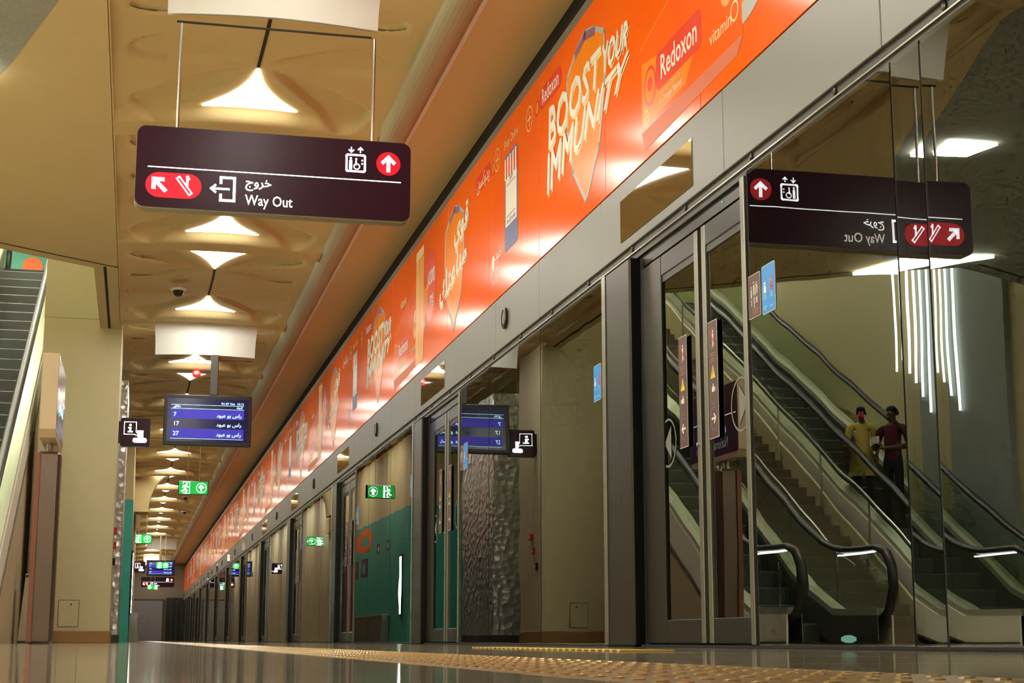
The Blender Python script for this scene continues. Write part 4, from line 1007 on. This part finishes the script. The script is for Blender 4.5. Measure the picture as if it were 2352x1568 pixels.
# ================================================================== PEOPLE on the farther escalator
def person(name, label, joints, bones, matfn, mats):
    me = bpy.data.meshes.new(name); names = list(joints)
    me.from_pydata([joints[n][0] for n in names], [(names.index(a), names.index(b)) for a, b in bones], [])
    o = bpy.data.objects.new(name, me); C.objects.link(o)
    sk = o.modifiers.new('skin', 'SKIN'); sk.use_smooth_shade = True; sk.branch_smoothing = 0.4
    lay = me.skin_vertices[0] if len(me.skin_vertices) else None
    for i, n in enumerate(names):
        rr = joints[n][1]; lay.data[i].radius = rr if isinstance(rr, tuple) else (rr, rr); lay.data[i].use_root = (n == 'pelvis')
    sb = o.modifiers.new('sub', 'SUBSURF'); sb.levels = 2; sb.render_levels = 2
    bpy.context.view_layer.update()
    nm = bpy.data.meshes.new_from_object(o.evaluated_get(bpy.context.evaluated_depsgraph_get()))
    bpy.data.objects.remove(o)
    nm.materials.clear()
    for m in mats: nm.materials.append(m)
    segs = [(a, b, Vector(joints[a][0]), Vector(joints[b][0])) for a, b in bones]
    for p_ in nm.polygons:
        c = p_.center; best = None; bd = 1e9
        for a, b, pa, pb in segs:
            d = pb-pa; t = max(0, min(1, (c-pa).dot(d)/max(1e-9, d.dot(d)))); dist = (pa+d*t-c).length
            if dist < bd: bd = dist; best = (a, b, t)
        p_.material_index = matfn(best, c); p_.use_smooth = True
    ob = bpy.data.objects.new(name, nm); C.objects.link(ob)
    return ob
def fingers(J, B, wrist, side, pre, d):
    # palm and five fingers pointing along d from the wrist
    w = Vector(J[wrist][0]); d = Vector(d).normalized(); u = Vector(side).normalized()
    J[pre+'palm'] = (tuple(w+d*0.07), (0.030, 0.018)); B.append((wrist, pre+'palm'))
    for i, (o_, L) in enumerate(((-0.027, 0.060), (-0.009, 0.075), (0.009, 0.070), (0.027, 0.052))):
        a = w+d*0.11+u*o_; J[pre+'f%da' % i] = (tuple(a), 0.009); J[pre+'f%db' % i] = (tuple(a+d*L*0.55+Vector((0, 0, -0.012))), 0.008); J[pre+'f%dc' % i] = (tuple(a+d*L*0.8+Vector((0, 0, -0.032))), 0.007)
        B += [(pre+'palm', pre+'f%da' % i), (pre+'f%da' % i, pre+'f%db' % i), (pre+'f%db' % i, pre+'f%dc' % i)]
    a = w+d*0.04-u*0.03; J[pre+'t1'] = (tuple(a-u*0.018+d*0.012), 0.010); J[pre+'t2'] = (tuple(a-u*0.03+d*0.045), 0.008)
    B += [(pre+'palm', pre+'t1'), (pre+'t1', pre+'t2')]
def human(H, arms, stride=0.0):
    s = H/1.75
    J = {'pelvis': ((0, 0, 0.95*s), (0.155*s, 0.115*s)), 'waist': ((0, 0, 1.10*s), (0.145*s, 0.105*s)), 'chest': ((0, -0.01, 1.30*s), (0.165*s, 0.115*s)),
         'neckb': ((0, 0.01, 1.47*s), (0.075*s, 0.065*s)), 'neck': ((0, 0.0, 1.53*s), 0.052*s), 'chin': ((0, -0.02, 1.585*s), (0.062*s, 0.075*s)), 'head': ((0, -0.01, 1.66*s), (0.078*s, 0.095*s)), 'crown': ((0, 0.0, 1.715*s), (0.062*s, 0.075*s)), 'nose': ((0, -0.115*s, 1.635*s), 0.012*s)}
    B = [('pelvis', 'waist'), ('waist', 'chest'), ('chest', 'neckb'), ('neckb', 'neck'), ('neck', 'chin'), ('chin', 'head'), ('head', 'crown'), ('head', 'nose')]
    for sgn, q in ((-1, 'L'), (1, 'R')):
        J[q+'hip'] = ((0.09*s*sgn, 0, 0.90*s), 0.095*s); J[q+'knee'] = ((0.10*s*sgn, -0.03-stride*sgn, 0.50*s), 0.062*s); J[q+'calf'] = ((0.10*s*sgn, 0.0-stride*sgn, 0.33*s), 0.058*s); J[q+'ank'] = ((0.10*s*sgn, 0.03-stride*sgn, 0.09*s), 0.045*s); J[q+'toe'] = ((0.115*s*sgn, -0.14-stride*sgn, 0.04*s), (0.045*s, 0.035*s))
        B += [('pelvis', q+'hip'), (q+'hip', q+'knee'), (q+'knee', q+'calf'), (q+'calf', q+'ank'), (q+'ank', q+'toe')]
        sh_, el, wr_ = arms[q]
        J[q+'sho'] = (tuple(Vector(sh_)*s), 0.068*s); J[q+'elb'] = (tuple(Vector(el)*s), 0.048*s); J[q+'wri'] = (tuple(Vector(wr_)*s), 0.030*s)
        B += [('neckb', q+'sho'), (q+'sho', q+'elb'), (q+'elb', q+'wri')]
        d = Vector(wr_)-Vector(el); d.normalize(); side = d.cross(Vector((0, 0, 1)));
        if side.length < 0.1: side = Vector((0, 1, 0))
        fingers(J, B, q+'wri', side, q+'h', d)
    return J, B, s
def mkmat(upper, sleeve):
    def fn(best, c):
        a, b, t = best; nm = a+b
        if 'h' in a[1:2] and ('palm' in nm or 'hf' in nm or 'ht' in nm): return 0
        if any(k in nm for k in ('palm', 'hf', 'ht1', 'ht2')): return 0
        if nm.startswith('Lelb') or nm.startswith('Relb'): return 1 if t < sleeve else 0
        if 'sho' in nm: return 1
        if any(k in nm for k in ('neckbneck', 'neckchin', 'chin', 'head', 'crown', 'nose')) and 'chest' not in nm:
            return 0 if not (nm == 'neckbneck' and t < 0.2) else 1
        if 'toe' in nm: return 3
        if any(k in nm for k in ('hip', 'knee', 'calf', 'ank')): return 2
        if nm == 'pelviswaist' and t < 0.25: return 2
        return 1
    return fn
def hair_cap(ob_root, s, m):
    b = MB(); prof = []
    vs = []; fs = []; n = 18; rings = 7
    for i in range(rings+1):
        a = math.radians(90*i/rings*1.08)
        for k in range(n):
            an = 2*math.pi*k/n; fwd = math.sin(an)
            rad = 0.098*s; zz = 1.675*s+0.085*s*math.cos(a)+(0.025*s*math.sin(a) if fwd < -0.2 else -0.03*s*math.sin(a)*max(0, fwd))
            vs.append((rad*0.86*math.sin(a)*math.cos(an), rad*1.12*math.sin(a)*fwd+0.008*s, zz))
    for i in range(rings):
        for k in range(n): fs.append((i*n+k, i*n+(k+1) % n, (i+1)*n+(k+1) % n, (i+1)*n+k))
    b.add(vs, fs)
    me = bpy.data.meshes.new('hair'); me.from_pydata(vs, [], fs); me.materials.append(m)
    for p_ in me.polygons: p_.use_smooth = True
    o = bpy.data.objects.new('hair', me); C.objects.link(o); o.parent = ob_root
    return o
def ellipsoid(name, c, r, m, parent, n=12):
    vs = []; fs = []
    for i in range(9):
        a = math.pi*(i+0.02)/8.04
        for k in range(n):
            an = 2*math.pi*k/n; vs.append((c[0]+r[0]*math.sin(a)*math.cos(an), c[1]+r[1]*math.sin(a)*math.sin(an), c[2]+r[2]*math.cos(a)))
    for i in range(8):
        for k in range(n): fs.append((i*n+k, i*n+(k+1) % n, (i+1)*n+(k+1) % n, (i+1)*n+k))
    me = bpy.data.meshes.new(name); me.from_pydata(vs, [], fs); me.materials.append(m)
    for p_ in me.polygons: p_.use_smooth = True
    o = bpy.data.objects.new(name, me); C.objects.link(o); o.parent = parent
    return o
def skirt(parent, s, z0, z1, r0, r1, m):
    vs = []; fs = []; n = 20
    for j in range(7):
        q = j/6; z = z1+(z0-z1)*q; rr = r1+(r0-r1)*q
        for k in range(n):
            a = 2*math.pi*k/n; rip = 1+0.05*math.sin(5*a)*q
            vs.append((rr*rip*math.cos(a)*s, rr*0.78*rip*math.sin(a)*s, z*s))
    for j in range(6):
        for k in range(n): fs.append((j*n+k, j*n+(k+1) % n, (j+1)*n+(k+1) % n, (j+1)*n+k))
    me = bpy.data.meshes.new('tunic'); me.from_pydata(vs, [], fs); me.materials.append(m)
    for p_ in me.polygons: p_.use_smooth = True
    o = bpy.data.objects.new('tunic', me); C.objects.link(o); o.parent = parent
    return o
def tread(y, y0=18.2):
    k = math.floor((y-y0)/0.40); yy = y0+0.40*k; return T30*yy-10.50
# rider in the yellow tunic, hand on the right handrail
arms = {'L': ((-0.19, 0.0, 1.42), (-0.25, 0.03, 1.15), (-0.24, -0.16, 0.98)), 'R': ((0.19, 0.0, 1.42), (0.26, 0.02, 1.15), (0.25, -0.04, 0.90))}
J, B, s = human(1.58, arms)
pL = person('person', '', J, B, mkmat(1, 0.15), [skinM, kurtaM, trouM, shoeM])
tag(pL, 'person in a yellow tunic and red face mask riding the farther escalator', 'person')
hair_cap(pL, s, hairM); ellipsoid('face_mask', (0, -0.085*s, 1.60*s), (0.058*s, 0.045*s, 0.048*s), redM, pL)
skirt(pL, s, 0.62, 1.12, 0.235, 0.165, kurtaM)
for sx in (-1, 1): ellipsoid('eye', (sx*0.032*s, -0.098*s, 1.655*s), (0.012*s, 0.008*s, 0.007*s), whiteP, pL, 8); ellipsoid('ear', (sx*0.083*s, 0.0, 1.64*s), (0.012*s, 0.022*s, 0.034*s), skinM, pL, 8)
pL.location = (-4.80, 21.64, tread(21.64)); pL.rotation_euler = (0, 0, math.radians(28))
# rider in the maroon shirt, arms folded in front holding papers
arms = {'L': ((-0.20, 0.0, 1.42), (-0.29, 0.0, 1.16), (-0.06, -0.20, 1.14)), 'R': ((0.20, 0.0, 1.42), (0.29, -0.02, 1.16), (0.10, -0.22, 1.18))}
J, B, s = human(1.76, arms, 0.03)
pR = person('person', '', J, B, mkmat(1, 0.35), [skinM, maroonM, trouM, shoeM])
tag(pR, 'person in a dark maroon shirt and black trousers riding the farther escalator', 'person')
hair_cap(pR, s, hairM)
for sx in (-1, 1): ellipsoid('eye', (sx*0.032*s, -0.098*s, 1.655*s), (0.012*s, 0.008*s, 0.007*s), whiteP, pR, 8); ellipsoid('ear', (sx*0.083*s, 0.0, 1.64*s), (0.012*s, 0.022*s, 0.034*s), skinM, pR, 8)
ellipsoid('mouth', (0, -0.093*s, 1.585*s), (0.024*s, 0.008*s, 0.006*s), mat('lip', (0.12, 0.03, 0.03), 0.5), pR, 8)
pR.location = (-5.04, 21.14, tread(21.14)); pR.rotation_euler = (0, 0, math.radians(60))
pp = MB().bevbox(-4.74, -4.70, 20.95, 21.15, tread(21.16)+1.20, tread(21.16)+1.30, 0.004).build('booklet', whiteP)
tag(pp, 'pale folded papers held by the person in maroon', 'papers')
